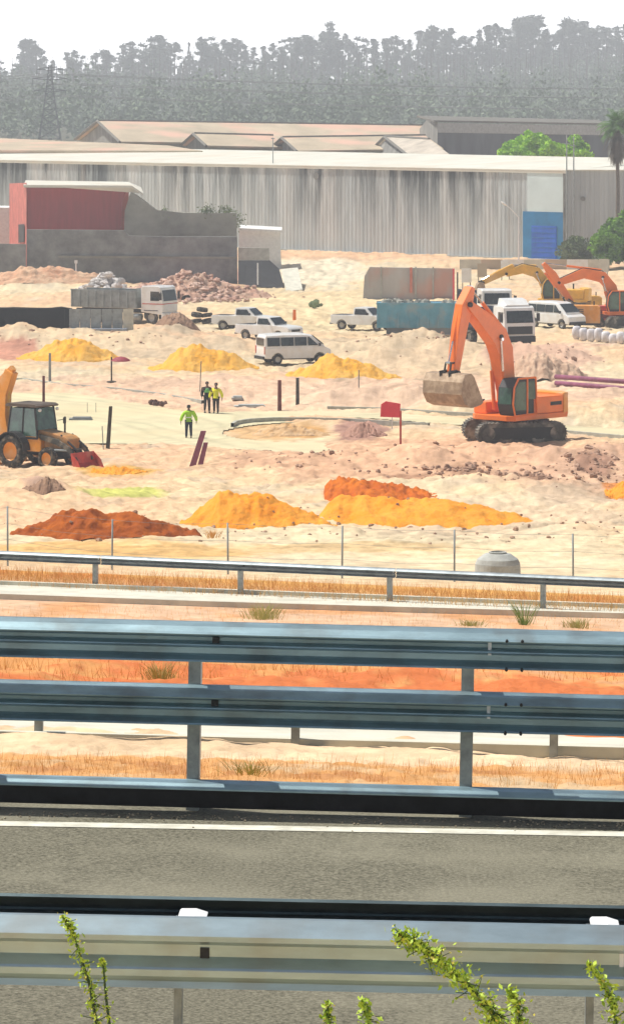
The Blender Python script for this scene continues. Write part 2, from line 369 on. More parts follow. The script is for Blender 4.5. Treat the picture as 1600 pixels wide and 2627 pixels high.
def s2l(c): c = np.array(c)/255.; return np.where(c <= .04, c/12.92, ((c+.055)/1.055)**2.4)
def soil(X, Y):
    """soil colours where they lie on the ground (world position -> reflectance)"""
    n = fbm(X*.12+2, Y*.08, 5); n2 = fbm(X*.5+8, Y*.3, 5); n3 = fbm(X*2.2, Y*1.4, 4)
    sand = np.array([.68, .50, .31]); cream = np.array([.66, .58, .40]); pink = np.array([.66, .42, .27]); orange = np.array([.68, .33, .10]); red = np.array([.55, .19, .07])
    brown = np.array([.33, .20, .12])
    c = sand+(X*0)[..., None]
    def lay(cc, m): nonlocal c; m = np.clip(m, 0, 1)[..., None]; c = c*(1-m)+cc*m
    lay(pink, sm(-.1, .5, n)*.7); lay(cream, sm(0, .5, -n)*.7)
    lay(brown, sm(.15, .6, n2)*.35*sm(120, 160, Y)); lay(np.array([.70, .60, .46]), sm(.1, .5, -n2)*.5*sm(120, 160, Y))
    x = X/np.maximum(Y, 1)*F+800; y = YH-base(X, Y)*F/np.maximum(Y, 1)
    def blob(cx, cy, rx, ry, cc, k=1.):
        d = ((x-cx)/rx)**2+((y-cy)/ry)**2+n2*.9+n3*.3
        lay(np.array(cc), (1-sm(.5, 1.3, d))*k)
    far = sm(120, 130, Y)*(1-sm(600, 700, Y)); s0 = c.copy()
    blob(800, 1010, 900, 48, (.68, .46, .33), .8); blob(1150, 1190, 620, 62, (.64, .39, .25), .9); blob(1500, 1240, 260, 55, (.56, .36, .25), .7); blob(1190, 1222, 60, 12, (.34, .19, .12), .8); blob(1330, 1240, 90, 12, (.36, .21, .14), .8); blob(1530, 1215, 50, 14, (.36, .20, .14), .8); blob(1050, 1235, 90, 8, (.40, .22, .14), .7)
    blob(1050, 920, 300, 60, (.56, .44, .30), .7); blob(250, 900, 500, 30, (.56, .45, .31), .7); blob(1400, 930, 160, 45, (.58, .36, .27), .8)
    blob(20, 905, 80, 22, (.52, .24, .17), .9); blob(30, 700, 160, 26, (.60, .28, .16), .9); blob(500, 715, 150, 36, (.50, .24, .20), .9)
    blob(860, 780, 330, 70, (.70, .56, .34), .8); blob(800, 700, 160, 45, (.74, .66, .50), .9); blob(830, 655, 300, 12, (.66, .42, .26), .9)
    blob(700, 1105, 130, 28, (.62, .40, .20), .95); blob(760, 1108, 70, 16, (.60, .33, .12), .9); blob(925, 1105, 65, 30, (.42, .24, .19), .95)
    blob(300, 1272, 130, 20, (.52, .54, .14), .9); blob(300, 1213, 110, 12, (.64, .38, .10), .9); blob(250, 1425, 420, 36, (.68, .42, .16), .85); blob(800, 1410, 420, 14, (.66, .44, .20), .6)
    blob(110, 1260, 70, 30, (.42, .27, .22), .7); blob(1000, 1450, 900, 20, (.72, .60, .42), .6); blob(1250, 1330, 400, 60, (.66, .53, .38), .6)
    blob(1600, 1265, 50, 22, (.62, .22, .05), .9)
    c = s0*(1-far[..., None])+c*far[..., None]
    # behind the far rail: orange verge; slope above it; verge behind the road barrier
    t = Y+np.interp(Y, [0, 26, 100, 125, 175], [.07, .07, .36, .3, 0])*X
    def band(a, b, cc, k=1., e=1.): lay(np.array(cc), sm(a-e, a, t)*(1-sm(b, b+e, t))*np.clip(k, 0, 1))
    band(104.5, 113, (.66, .36, .10), .95, 1); band(104.5, 113, (.60, .24, .06), sm(0, .4, n2), 1)
    band(78, 103, (.66, .44, .29), 1, 6); band(88, 102, (.62, .32, .15), sm(-.05, .35, n2)*.9, 4)
    band(33, 78, (.70, .33, .12), 1, 2); band(33, 74, (.56, .17, .06), sm(-.1, .3, n2+.9*n3), 2); band(33, 74, (.66, .36, .20), sm(.05, .4, -n2), 2)
    band(28.4, 31.5, (.70, .52, .34), 1, .4); band(26.4, 28.4, (.60, .32, .13), sm(-.5, .1, n3), .3); band(26.9, 28.0, (.38, .18, .08), sm(.1, .4, n3)*.8, .2)
    band(-60, 26.2, (.60, .45, .24), 1, .1)
    rt = (ruts(X, Y)*sm(120, 130, Y))[..., None]; c = c*(1-.22*rt)
    c = c*(1+.30*(n2*sm(120, 130, Y))[..., None])
    h = sm(640, 760, Y)[..., None]; c = c*(1-h)+np.array([.12, .12, .08])*h
    return np.clip(c*(1+.28*n3[..., None]), 0, .88)
def axis(segs):
    out = []
    for a, b, n in segs: out += list(np.linspace(a, b, n, endpoint=False))
    return np.array(out+[segs[-1][1]])
ys = 1/axis([(1/4., 1/16., 14), (1/16., 1/25.9, 14), (1/25.9, 1/32., 60), (1/32., 1/96., 80), (1/96., 1/120., 60), (1/120., 1/460., 470), (1/460., 1/2180., 60)])
ys = np.concatenate([[-50, -5], ys])
us = axis([(-.34, -.10, 30), (-.10, .10, 430), (.10, .34, 30)])
YY, UU = np.meshgrid(ys, us, indexing='ij'); XX = UU*(np.maximum(YY, 0)+25)
# densest columns should follow the view cone beyond the road
XX = np.where(YY > 26, UU*(YY+25*np.exp(-(YY-26)/30)), XX)
ZZ = height(XX, YY); n0, n1 = XX.shape
idx = np.arange(n0*n1).reshape(n0, n1)
quads = np.stack([idx[:-1, :-1], idx[:-1, 1:], idx[1:, 1:], idx[1:, :-1]], -1).reshape(-1, 4)
gr = npmesh('ground', np.stack([XX, YY, ZZ], -1).reshape(-1, 3), quads, M_soil, smooth=True, attr=soil(XX, YY).reshape(-1, 3))
finish(gr, 'sandy open ground of the building site with pink and orange soil', kind='structure')
# ---- site road sheet
gx = np.arange(-34, 40, .25); gy = np.arange(186, 236, .35); GX, GY = np.meshgrid(gx, gy, indexing='ij')
rm = roadmask(GX, GY)+.25*fbm(GX*.3, GY*.3, 3); island = ((GX-ray(800, 1112).x)/4.6)**2+((GY-ray(800, 1112).y)/7.)**2
rm = np.where(island < 1, -1, rm)
GZ = base(GX, GY)+.055+.012*fbm(GX, GY, 3); idg = np.arange(GX.size).reshape(GX.shape)
inside = (rm[:-1, :-1] > .2) & (rm[1:, :-1] > .2) & (rm[1:, 1:] > .2) & (rm[:-1, 1:] > .2)
q = np.stack([idg[:-1, :-1], idg[1:, :-1], idg[1:, 1:], idg[:-1, 1:]], -1)[inside]
M_sroad = mat('cream_road_base', A(.64, .60, .40), 1, c2=A(.60, .53, .36), scale=.35, spec=.05, bump=.02, bscale=4, stretch=(.5, 1, 1), vcol=True, dirt=(A(.58, .47, .28), .15, .45))
o = npmesh('site_road', np.stack([GX, GY, GZ], -1).reshape(-1, 3), q, M_sroad, smooth=True, attr=np.clip(np.stack([np.ones_like(GX)]*3, -1)*(1-.16*ruts(GX, GY)+.14*fbm(GX*.8, GY*.5, 5)-.05)[..., None]*np.array([1, .985, .95]), 0, 1).reshape(-1, 3)); finish(o, 'pale cream unsurfaced road curving through the site', kind='structure')
def kerb(px, h=.13, wd=.18, m=M_kerb, lift=.05):
    pts = [ray(*p) for p in px]; fine = []
    for i in range(len(pts)-1):
        for k in range(6): fine.append(pts[i].lerp(pts[i+1], k/6))
    fine.append(pts[-1]); mb = MB(); vs = []; fs = []
    for i, p in enumerate(fine):
        a = fine[max(0, i-1)]; b = fine[min(len(fine)-1, i+1)]; t = (b-a); t.z = 0; t.normalize(); n = Vector((-t.y, t.x, 0))*wd/2
        z = float(base(p.x, p.y))+lift
        vs += [(p.x-n.x, p.y-n.y, z-.2), (p.x-n.x, p.y-n.y, z+h), (p.x+n.x, p.y+n.y, z+h), (p.x+n.x, p.y+n.y, z-.2)]
    for i in range(len(fine)-1):
        for k in range(3): fs.append((4*i+k, 4*i+k+1, 4*i+5+k, 4*i+4+k))
    mb.add(vs, fs); o = mb.build('kerb', m); finish(o, kind='structure'); return o
kerb([(-100, 972), (60, 978), (160, 992), (300, 1003), (420, 1018), (520, 1036)], .16)
kerb([(596, 1098), (605, 1092), (640, 1086), (700, 1083), (800, 1083), (900, 1086), (1010, 1093), (1100, 1098)], .22)
kerb([(840, 1052), (1000, 1056), (1150, 1066), (1460, 1082), (1700, 1098)], .18)
kerb([(1440, 1112), (1600, 1126), (1750, 1136)], .14)
# ---------------------------------------------------------------- carriageway, edge line, drains
rmb = MB(); rmb.add([(-30, 18.6, -4.746+.45), (30, 18.6, -4.746-.45), (30, 25.2, -4.746-.45), (-30, 26.6, -4.746+.45)], [(0, 1, 2, 3)])
o = rmb.build('road', M_asph); finish(o, 'grey asphalt carriageway between the guardrails', kind='structure')
lmb = MB(); zl = lambda X: -4.742-.015*X
sl_ = -.0115
for X0, X1 in ((-30, 30),):
    f = lambda X: 24.87+sl_*X
    lmb.add([(X0, f(X0)-.08, zl(X0)), (X1, f(X1)-.08, zl(X1)), (X1, f(X1)+.08, zl(X1)), (X0, f(X0)+.08, zl(X0))], [(0, 1, 2, 3)])
o = lmb.build('edge_line', M_line); finish(o, 'white edge line along the carriageway', kind='structure')
def drain(y0, ya, yb, x_ext, name, label, hk=.05, wk=.1):
    """concrete strip between photo rows ya (back) and yb (front) at x=0 and x=1600"""
    b0, b1 = ray(0, ya[0]), ray(1600, ya[1]); f0, f1 = ray(0, yb[0]), ray(1600, yb[1])
    mb = MB()
    def pt(p, q, t): v = p.lerp(q, t); v.z = float(base(v.x, v.y)); return v
    ts = [(-x_ext)+(1+2*x_ext)*i/60 for i in range(61)]
    vs = []; fs = []
    for t in ts:
        B = pt(b0, b1, t); Fp = pt(f0, f1, t); d = (B-Fp); L_ = math.hypot(d.x, d.y); kx = wk/L_
        B2 = B-d*kx; F2 = Fp+d*kx; z = .045
        zF = Fp.z; zB = B.z
        vs += [(Fp.x, Fp.y, zF-.3), (Fp.x, Fp.y, zF+z+hk), (F2.x, F2.y, zF+z+hk), (F2.x, F2.y, F2.z+z), (B2.x, B2.y, B2.z+z), (B2.x, B2.y, B2.z+z+hk), (B.x, B.y, zB+z+hk), (B.x, B.y, zB-.3)]
    for i in range(60):
        for k in range(7): fs.append((8*i+k, 8*i+k+1, 8*i+9+k, 8*i+8+k))
    mb.add(vs, fs); o = mb.build(name, M_concp); finish(o, label, kind='structure')
drain(0, (1848, 1898), (1898, 1940), .8, 'drainage_channel', 'pale concrete channel behind the double guardrail', .02, .06)
drain(0, (1503, 1563), (1538, 1588), .8, 'drainage_channel', 'pale concrete channel in front of the far guardrail', .10, .25)
# ---------------------------------------------------------------- guardrails
WP = [(-.03, .148), (-.014, .158), (0., .155), (.05, .128), (.09, .092), (.105, .074), (.103, .064), (.022, .050), (.014, .036), (.012, .008), (.030, -.004), (.066, -.014), (.068, -.024), (.060, -.030), (.018, -.036), (.010, -.050), (.010, -.096), (.024, -.112), (.072, -.138), (.078, -.148), (.070, -.156)]
NP = [(-.03, .148), (-.014, .160), (0, .155), (.066, .104), (.084, .090), (.084, .066), (.024, .040), (.022, -.012), (.080, -.052), (.084, -.062), (.084, -.092), (.03, -.118), (.024, -.126), (.03, -.155)]
LP = [(-.03, .10), (-.012, .11), (0, .105), (.05, .095), (.085, .065), (.085, .056), (.06, .053)]
def wbeam(mb, x0, x1, y, z, sgn=-1, sc=1.12, t=.005, prof=WP):
    pl = [(y+sgn*d, z+h*sc) for d, h in prof]+[(y+sgn*(d-t), z+h*sc) for d, h in prof[::-1]]
    mb.prism(pl, 'x', x0, x1)
def guardrail(name, label, cat, org, rz, grade, post0, pitch, npost, zbeams, posth, group=None, lean=0, m=M_grail, sc=1.12, double=False, ph=(.06, .10), nseg=2, bolts=False, wprof=None):
    t = empty(name, org, 0, label, cat, group); t.rotation_euler = (0, math.atan(grade), rz)
    x0 = post0-pitch*((npost)//2); xs = [x0+pitch*i for i in range(npost)]
    for zi, zb in enumerate(zbeams):
        for i in range(-1, npost, nseg):
            a = xs[0]+pitch*i+.22; b = a+pitch*nseg+(.16 if i % (2*nseg) else -.02)
            ym = -.09-(.006 if (i//nseg) % 2 else 0)
            prof = LP if zb < .2 else (wprof or WP)
            mb = MB(); wbeam(mb, a, b, ym, zb, -1, sc if zb > .2 else 1, prof=prof); mb.build('beam', m, t)
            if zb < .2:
                mb = MB(); mb.prism([(ym-.02, .03), (ym+.01, .03), (ym+.004, zb+.055), (ym-.05, zb+.055)], 'x', a, b-.02); mb.build('shade_strip', M_shade_strip, t)  # black strip put in for the shade under the lowest beam
            if double:
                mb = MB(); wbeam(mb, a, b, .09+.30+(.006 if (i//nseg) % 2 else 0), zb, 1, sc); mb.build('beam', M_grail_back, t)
            if bolts and zb > .2:
                for dx in (.03, .13):
                    for zz in (zb+.082*sc, zb-.148*sc):
                        bo = MB(); bo.cyl((a+dx, ym-.02, zz), (a+dx, ym-.125, zz), .010, n=8); bo.build('bolt', M_dark, t)
    for x in xs:
        mb = MB(); wx, wy = ph
        yo = .15 if double else 0
        # channel-section post
        mb.box((x, yo+wy/2-.003, posth/2-.3), (wx, .007, posth+.6)); mb.box((x-wx/2, yo, posth/2-.3), (.007, wy, posth+.6)); mb.box((x+wx/2, yo, posth/2-.3), (.007, wy, posth+.6)); mb.box((x, yo-wy/2, posth/2-.3), (wx*.98, .006, posth+.6))
        po = mb.build('post', M_post, t)
        for zb in zbeams:
            if zb < .2: continue
            odd = round((x-post0)/pitch) % 2
            sb = MB(); sb.box((x, -.046, zb), (.07, .08, .14)); sb.build('spacer', M_post, po)
            if double: sb = MB(); sb.box((x, .32, zb), (.07, .18, .10)); sb.build('spacer', M_post, po)
            # square slot head in the valley of the beam beside the post
            sb = MB(); sb.box((x+.14, -.112, zb+.002), (.045, .03, .058) if not odd else (.022, .03, .085)); sb.build('slot_plate', M_cap if odd else M_dark, po)
    return t
# double-height road barrier: beam centres from the photo rows at 400 px/m
BY = 25.0
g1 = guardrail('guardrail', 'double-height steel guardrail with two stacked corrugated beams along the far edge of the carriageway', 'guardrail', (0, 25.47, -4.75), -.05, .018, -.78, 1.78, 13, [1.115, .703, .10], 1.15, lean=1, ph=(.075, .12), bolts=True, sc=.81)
# near barrier, beams on both sides of its posts
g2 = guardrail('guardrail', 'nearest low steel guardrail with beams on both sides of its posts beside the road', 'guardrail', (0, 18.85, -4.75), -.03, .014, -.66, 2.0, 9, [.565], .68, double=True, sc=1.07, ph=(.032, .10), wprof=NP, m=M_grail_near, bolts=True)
capm = MB()
for i in range(9):
    x = -.66+2*(i-4)+.1
    cp = MB(); x -= .045; cp.prism([(x-.06, .70), (x-.05, .716), (x+.025, .718), (x+.085, .70)], 'y', .0, .20); cp.build('spacer_block', M_cap, g2, bevel=.006)
# third rail, low, behind the double barrier
g3 = guardrail('guardrail', 'low guardrail half hidden behind the lower beam of the double guardrail', 'guardrail', (ray(757, 1918).x, ray(757, 1918).y, float(base(0, ray(757, 1918).y))), -.05, .018, 0, 2.03, 13, [.35], .42, sc=.85, ph=(.06, .06))
# far rail
pf = ray(617, 1528)
g4 = guardrail('guardrail', 'long dark guardrail along the bottom of the orange slope in front of the building site', 'guardrail', (pf.x, pf.y, pf.z), math.atan(-.36), 0, 0, 4.22, 17, [.80], .86, m=M_grail_dull, sc=.80, ph=(.12, .12), nseg=1)
# ---------------------------------------------------------------- wire fence with thin posts
fpx = [(-280, 1408), (20, 1418), (287, 1432), (585, 1450), (877, 1466), (1165, 1486), (1470, 1500), (1790, 1515)]
fr = empty('wire_fence', (0, 122, -15.4), 0, 'thin wire fence with slender posts along the front of the site', 'fence')
tops = []
for i, (x, y) in enumerate(fpx):
    Y = 122-.2*((x-800)/82); gz = H((x-800)*Y/F, Y); hgt = [1.35, 1.9, 1.6, 1.62, 1.65, 1.62, 1.6, 1.6][i]
    q = Vector(((x-800)*Y/F, Y, gz)); tops.append(q+Vector((0, 0, hgt)))
    mb = MB(); o0 = Vector(fr.location)
    mb.cyl(q-o0-Vector((0, 0, .3)), q-o0+Vector((random.uniform(-.02, .04), 0, hgt)), .032, .028, 8); mb.build('post', M_greymetal, fr, smooth=True)
wb = MB()
for k in (.03, .55, 1.05):
    for i in range(len(tops)-1):
        a = tops[i]-Vector(fr.location)-Vector((0, 0, k)); b = tops[i+1]-Vector(fr.location)-Vector((0, 0, k)); c = (a+b)/2-Vector((0, 0, .06))
        wb.tube([a, c, b], .0045, 4)
wb.build('wire', M_wire, fr)
# ---------------------------------------------------------------- heaps
def soilmat(name, c, c2, sc=1.5): return mat(name, c, 1, c2=c2, scale=sc, spec=.05, bump=.07, bscale=5, dirt=(tuple(v*.72 for v in c2[:3])+(1,), 2.6, .45))
M_p_or = soilmat('orange_sand', A(.78, .26, .020), A(.74, .36, .06), .8)
M_p_rd = soilmat('red_brown_soil', A(.44, .12, .018), A(.26, .06, .016), .9)
M_p_yo = soilmat('yellow_sand', A(.76, .36, .035), A(.72, .44, .12), .6)
M_p_pk = soilmat('dull_pink_soil', A(.46, .27, .20), A(.32, .18, .14), 1.2)
M_p_br = soilmat('brown_soil', A(.36, .23, .15), A(.22, .13, .09), 1.2)
def heap(label, x0, x1, yb, yt, ridge, m, depth=None, seed=0, group=None, name='sand_pile', rough=.10, cat='sand pile'):
    """ridge: (fraction across, fraction of height) profile; foot at photo row yb, crest at row yt"""
    c = ray((x0+x1)/2, yb-4); Wd = (x1-x0)*c.y/F; D0 = depth or None
    hm = (yb-yt)*c.y/F
    # crest lies behind the foot, so the wanted height is less than the rise in the picture
    D = D0 or max(2.2, 2.6*hm); grow = 18.0*(1/(c.y)-1/(c.y+D*.5))*F
    hm = max(.35, (yb-yt-grow)*(c.y+D*.5)/F)
    nu, nv = 90, 46; u = np.linspace(0, 1, nu); v = np.linspace(-1, 1, nv); U, V = np.meshgrid(u, v, indexing='ij')
    rg = np.interp(U, [p[0] for p in ridge], [p[1] for p in ridge]); rg = np.maximum(rg, 0)
    wob = fbm(U*4+seed*7.1, V*0+seed, 4)*.22
    wdt = np.sqrt(np.clip(1-(2*U-1)**2, 0, 1))**.6*(.55+.45*rg)+1e-3
    vv = np.abs((V-wob))/wdt; prof = np.clip(1-vv, 0, 1); prof = prof-.10*np.exp(-(vv*4)**2)
    X = c.x+(U-.5)*Wd; Y = c.y+D*.5+V*D*.5
    hh = hm*rg*prof*(1+.16*fbm(U*9+seed, V*4, 4))+rough*.9*fbm(U*22+seed, V*9, 5)*np.clip(prof*3, 0, 1)-hm*.10*np.clip(prof*2, 0, 1)*np.abs(fbm(U*13+seed, V*1.2, 3))-.10*(prof <= .01)
    Z = height(X, Y, False)+.02+hh
    cz = H(c.x, c.y); V3 = np.stack([X-c.x, Y-c.y, Z-cz], -1).reshape(-1, 3); idv = np.arange(nu*nv).reshape(nu, nv)
    keep = prof > 0.0; kq = keep[:-1, :-1] | keep[1:, :-1] | keep[1:, 1:] | keep[:-1, 1:]
    q = np.stack([idv[:-1, :-1], idv[1:, :-1], idv[1:, 1:], idv[:-1, 1:]], -1)[kq]
    o = npmesh(name, V3, q, m, smooth=True); o.location = (c.x, c.y, cz); finish(o, label, cat, group); return o
heap('bright orange sand heap with two humps left of the spread-out orange heap', 452, 870, 1362, 1246, [(0, 0), (.12, .35), (.26, .98), (.42, .86), (.5, .95), (.68, .6), (.85, .28), (1, 0)], M_p_or, seed=1)
heap('red-brown soil heap at the left just behind the far guardrail', 15, 520, 1392, 1302, [(0, 0), (.12, .35), (.3, .9), (.38, 1), (.5, .78), (.62, .88), (.75, .6), (.9, .3), (1, 0)], M_p_rd, seed=2, name='soil_pile', cat='soil pile', rough=.22)
heap('long low orange heap sloping away to the right in front of the rocky pink bank', 815, 1385, 1358, 1262, [(0, 0), (.05, .5), (.1, .9), (.3, .95), (.45, .8), (.6, .75), (.75, .5), (.9, .2), (1, 0)], M_p_or, seed=3, depth=7.5)
heap('red-orange soil crest behind the long low orange heap', 830, 1130, 1300, 1232, [(0, .2), (.06, .9), (.3, 1), (.6, .75), (.85, .35), (1, 0)], soilmat('red_orange_soil', A(.62, .18, .02), A(.42, .09, .02), .8), seed=4, name='soil_pile', cat='soil pile', depth=7, rough=.2)
heap('yellow sand heap at the left in front of the grey tipper truck', 30, 320, 936, 862, [(0, 0), (.15, .3), (.38, .95), (.5, 1), (.68, .75), (.85, .35), (1, 0)], M_p_yo, seed=5, rough=.07)
heap('yellow sand heap between the wheelbarrow and the minibus', 375, 665, 958, 882, [(0, 0), (.15, .35), (.3, .95), (.42, 1), (.62, .7), (.85, .3), (1, 0)], M_p_yo, seed=6, rough=.07)
heap('yellow sand heap in front of the nose of the minibus', 730, 1040, 982, 914, [(0, 0), (.2, .5), (.35, 1), (.5, .95), (.7, .6), (.85, .3), (1, 0)], M_p_yo, seed=7, rough=.07)
heap('dark pinkish soil heap on the traffic island', 868, 995, 1128, 1082, [(0, 0), (.25, .6), (.45, 1), (.6, .9), (.8, .5), (1, 0)], M_p_pk, seed=8, name='soil_pile', cat='soil pile')
heap('low orange-brown heap on the left end of the traffic island', 632, 850, 1124, 1086, [(0, .05), (.25, .7), (.45, 1), (.7, .7), (1, 0)], soilmat('tan_orange_soil', A(.56, .33, .14), A(.62, .45, .28)), seed=9, name='soil_pile', cat='soil pile')
heap('small brown soil heap in front of the white cab of the tipper truck', 395, 525, 872, 826, [(0, .1), (.3, .9), (.5, 1), (.75, .5), (1, 0)], M_p_br, seed=10, name='soil_pile', cat='soil pile')
heap('grey-brown pointed soil heap behind the red-brown soil heap', 50, 165, 1296, 1244, [(0, 0), (.3, .5), (.6, 1), (.8, .7), (1, 0)], M_p_br, seed=11, name='soil_pile', cat='soil pile', rough=.1)
heap('small orange heap at the right edge of the photo', 1555, 1700, 1290, 1238, [(0, 0), (.3, .8), (.6, 1), (1, 0)], M_p_or, seed=12)
heap('pinkish rocky heap behind the orange excavator', 1300, 1520, 985, 900, [(0, .1), (.2, .8), (.4, 1), (.6, .7), (.8, .5), (1, 0)], soilmat('tan_pink_soil', A(.60, .44, .31), A(.46, .29, .20)), seed=13, name='soil_pile', cat='soil pile', rough=.3)
heap('thin sliver of red-orange soil beside the backhoe', 230, 380, 1224, 1208, [(0, .2), (.4, 1), (.7, .6), (1, 0)], M_p_or, seed=14, name='soil_pile', cat='soil pile')
heap('tall rubble-topped red soil bank behind the tipper truck', 330, 700, 775, 690, [(0, .15), (.2, .55), (.36, 1), (.5, .85), (.7, .45), (.9, .25), (1, 0)], soilmat('red_pink_soil', A(.60, .44, .32), A(.46, .26, .19), .6), seed=15, name='soil_pile', cat='soil pile', rough=.5)
heap('low orange soil bank at the left foot of the grey block wall', -80, 330, 745, 700, [(0, .6), (.4, 1), (.65, .9), (.85, .5), (1, 0)], soilmat('orange_tan_soil', A(.58, .30, .18), A(.62, .45, .30), .5), seed=16, name='soil_pile', cat='soil pile', rough=.35)
# rubble: countless stones, resting on whatever heap lies under them
from mathutils.bvhtree import BVHTree
HE = []
for o in col.objects:
    if o.name.startswith(('sand_pile', 'soil_pile')):
        l = Vector(o.location); HE.append(BVHTree.FromPolygons([v.co+l for v in o.data.vertices], [p_.vertices[:] for p_ in o.data.polygons]))
def top(p):
    z = p.z
    for b in HE:
        h_ = b.ray_cast(Vector((p.x, p.y, p.z+15)), Vector((0, 0, -1)))
        if h_[0] is not None: z = max(z, h_[0].z)
    return z
def rocks(name, label, n, fn, m, smin, smax, kind='stuff', cat='rubble'):
    mb = MB()
    for i in range(n):
        x, y = fn(); p = at(x, y); p.z = top(p); s = random.uniform(smin, smax)*random.choice((.6, .8, 1, 1.6))
        mb.ball((p.x, p.y, p.z+s*.25), (s, s*random.uniform(.6, 1), s*random.uniform(.4, .75)), 6, 4, .28, rot=(random.uniform(-.4, .4), 0, random.uniform(0, 3)))
    o = mb.build(name, m); finish(o, label, cat, kind=kind); return o
g = random.gauss
def rk1(): 
    x = random.uniform(600, 1650); return x, 1185+ (x-600)*.055+g(0, 20)
rocks('stones', 'scattered dark stones over the pink bank in the middle of the site', 240, rk1, M_rubble, .02, .11)
rocks('stones', 'dark broken clods in clusters below the orange excavator', 260, lambda: random.choice([(g(1190, 45), g(1222, 9)), (g(1330, 60), g(1238, 10)), (g(1520, 40), g(1215, 12))]), M_rubble, .03, .16)
rocks('stones', 'clusters of stones on the sandy strip by the fence and heaps', 160, lambda: (random.uniform(0, 1600), random.uniform(1310, 1400)), M_rubble, .03, .09)
rocks('stones', 'broken rocks on the banks behind the excavator', 220, lambda: random.choice([(g(1400, 70), g(930, 18)), (g(1060, 80), g(900, 20)), (g(250, 170), g(880, 12))]), M_rubble, .04, .16)
rocks('rubble', 'red and white broken masonry on the bank behind the tipper truck', 1100, lambda: (g(490, 75), g(762, 7)), mat('masonry_rubble', A(.68, .50, .40), .95, c2=A(.40, .22, .16), scale=.5), .06, .30)
for i in range(14):
    x = 215+i*8+g(0, 3); mb = MB(); s = random.uniform(.3, .55); mb.ball((0, 0, 0), (s, s*.8, s*.6), 7, 5, .22)
    yy = random.uniform(752, 765); p = at(x, yy); o = mb.build('concrete_lump', M_rubblew, loc=(p.x, p.y, p.z+.3+random.uniform(0, 1.3)*math.exp(-((x-270)/35)**2)))
    finish(o, 'pale broken concrete lump heaped behind the grey tipper body', 'rubble lump', 'white rubble heaped behind the tipper body')
p = at(265, 762); mb = MB()
for i in range(120):
    a = random.uniform(0, 6.3); r = abs(g(0, 1.1)); s = random.uniform(.12, .45)
    mb.ball((math.cos(a)*r*1.3, math.sin(a)*r, max(0, 1.35-.75*r)+random.uniform(-.2, .2)), (s, s*.8, s*.6), 6, 4, .3)
finish(mb.build('rubble', M_rubblew, loc=p), 'white concrete rubble piled behind the grey tipper body', 'rubble', kind='stuff')
# ---------------------------------------------------------------- long stained warehouse
def slab(mb, a, b, z0, z1, th=.3, off=0):
    """upright wall between plan points a and b, thickness behind the line"""
    a = Vector((a[0], a[1])); b = Vector((b[0], b[1])); t = (b-a).normalized(); n = Vector((-t.y, t.x))
    if n.y < 0: n = -n
    a0 = a+n*off; b0 = b+n*off; a1 = a0+n*th; b1 = b0+n*th
    zs = z0 if isinstance(z0, tuple) else (z0, z0); zt = z1 if isinstance(z1, tuple) else (z1, z1)
    mb.add([(a0.x, a0.y, zs[0]), (b0.x, b0.y, zs[1]), (b1.x, b1.y, zs[1]), (a1.x, a1.y, zs[0]), (a0.x, a0.y, zt[0]), (b0.x, b0.y, zt[1]), (b1.x, b1.y, zt[1]), (a1.x, a1.y, zt[0])],
           [(0, 1, 2, 3), (4, 7, 6, 5), (0, 4, 5, 1), (1, 5, 6, 2), (2, 6, 7, 3), (3, 7, 4, 0)])
W1 = Vector((27.0, 415)); W0 = Vector((-38.0, 474)); WL = W1+(W0-W1)*1.35; ZG = -18.7
wh = empty('warehouse', (W1.x, W1.y, ZG), 0, 'long grey warehouse with black-streaked walls and a white roof behind the site', 'warehouse')
ang = math.atan2(W1.y-WL.y, W1.x-WL.x); Lw = (W1-WL).length
wf = empty('tmp', (0, 0, 0)); bpy.data.objects.remove(wf)
# corrugated wall, local x along the wall
mb = MB(); n = int(Lw/.55); zz = []
pl = []
for i in range(n+1):
    x = Lw*i/n; pl += [(x, -.02), (x+Lw/n*.3, -.02), (x+Lw/n*.45, -.045), (x+Lw/n*.85, -.045)]
pl = [p for p in pl if p[0] <= Lw]; pl += [(Lw, .3), (0, .3)]
mb.prism(pl, 'z', 0, 9.6); wl = mb.build('wall', M_stain, wh, rz=ang); wl.location = (WL.x-W1.x, WL.y-W1.y, 0)
def local(name, mb, m, loc=(0, 0, 0), rz=ang): o = mb.build(name, m, wh, rz=rz); o.location = (WL.x-W1.x+loc[0], WL.y-W1.y+loc[1], loc[2]); return o
mb = MB(); mb.box((Lw/2, -.12, 9.55), (Lw+.4, .18, .28)); local('gutter', mb, M_roof_w)
mb = MB(); rl = []
mb.add([(-.2, -.25, 9.75), (Lw+.15, -.25, 9.75), (Lw+.15, 21, 10.65), (-.2, 26, 10.95), (-.2, 26, 10.6), (Lw+.15, 21, 10.3), (-.2, -.25, 9.68), (Lw+.15, -.25, 9.68)], [(0, 1, 2, 3), (4, 5, 7, 6), (0, 3, 4, 6), (1, 7, 5, 2), (0, 6, 7, 1), (2, 5, 4, 3)])
local('roof', mb, M_roof_w)

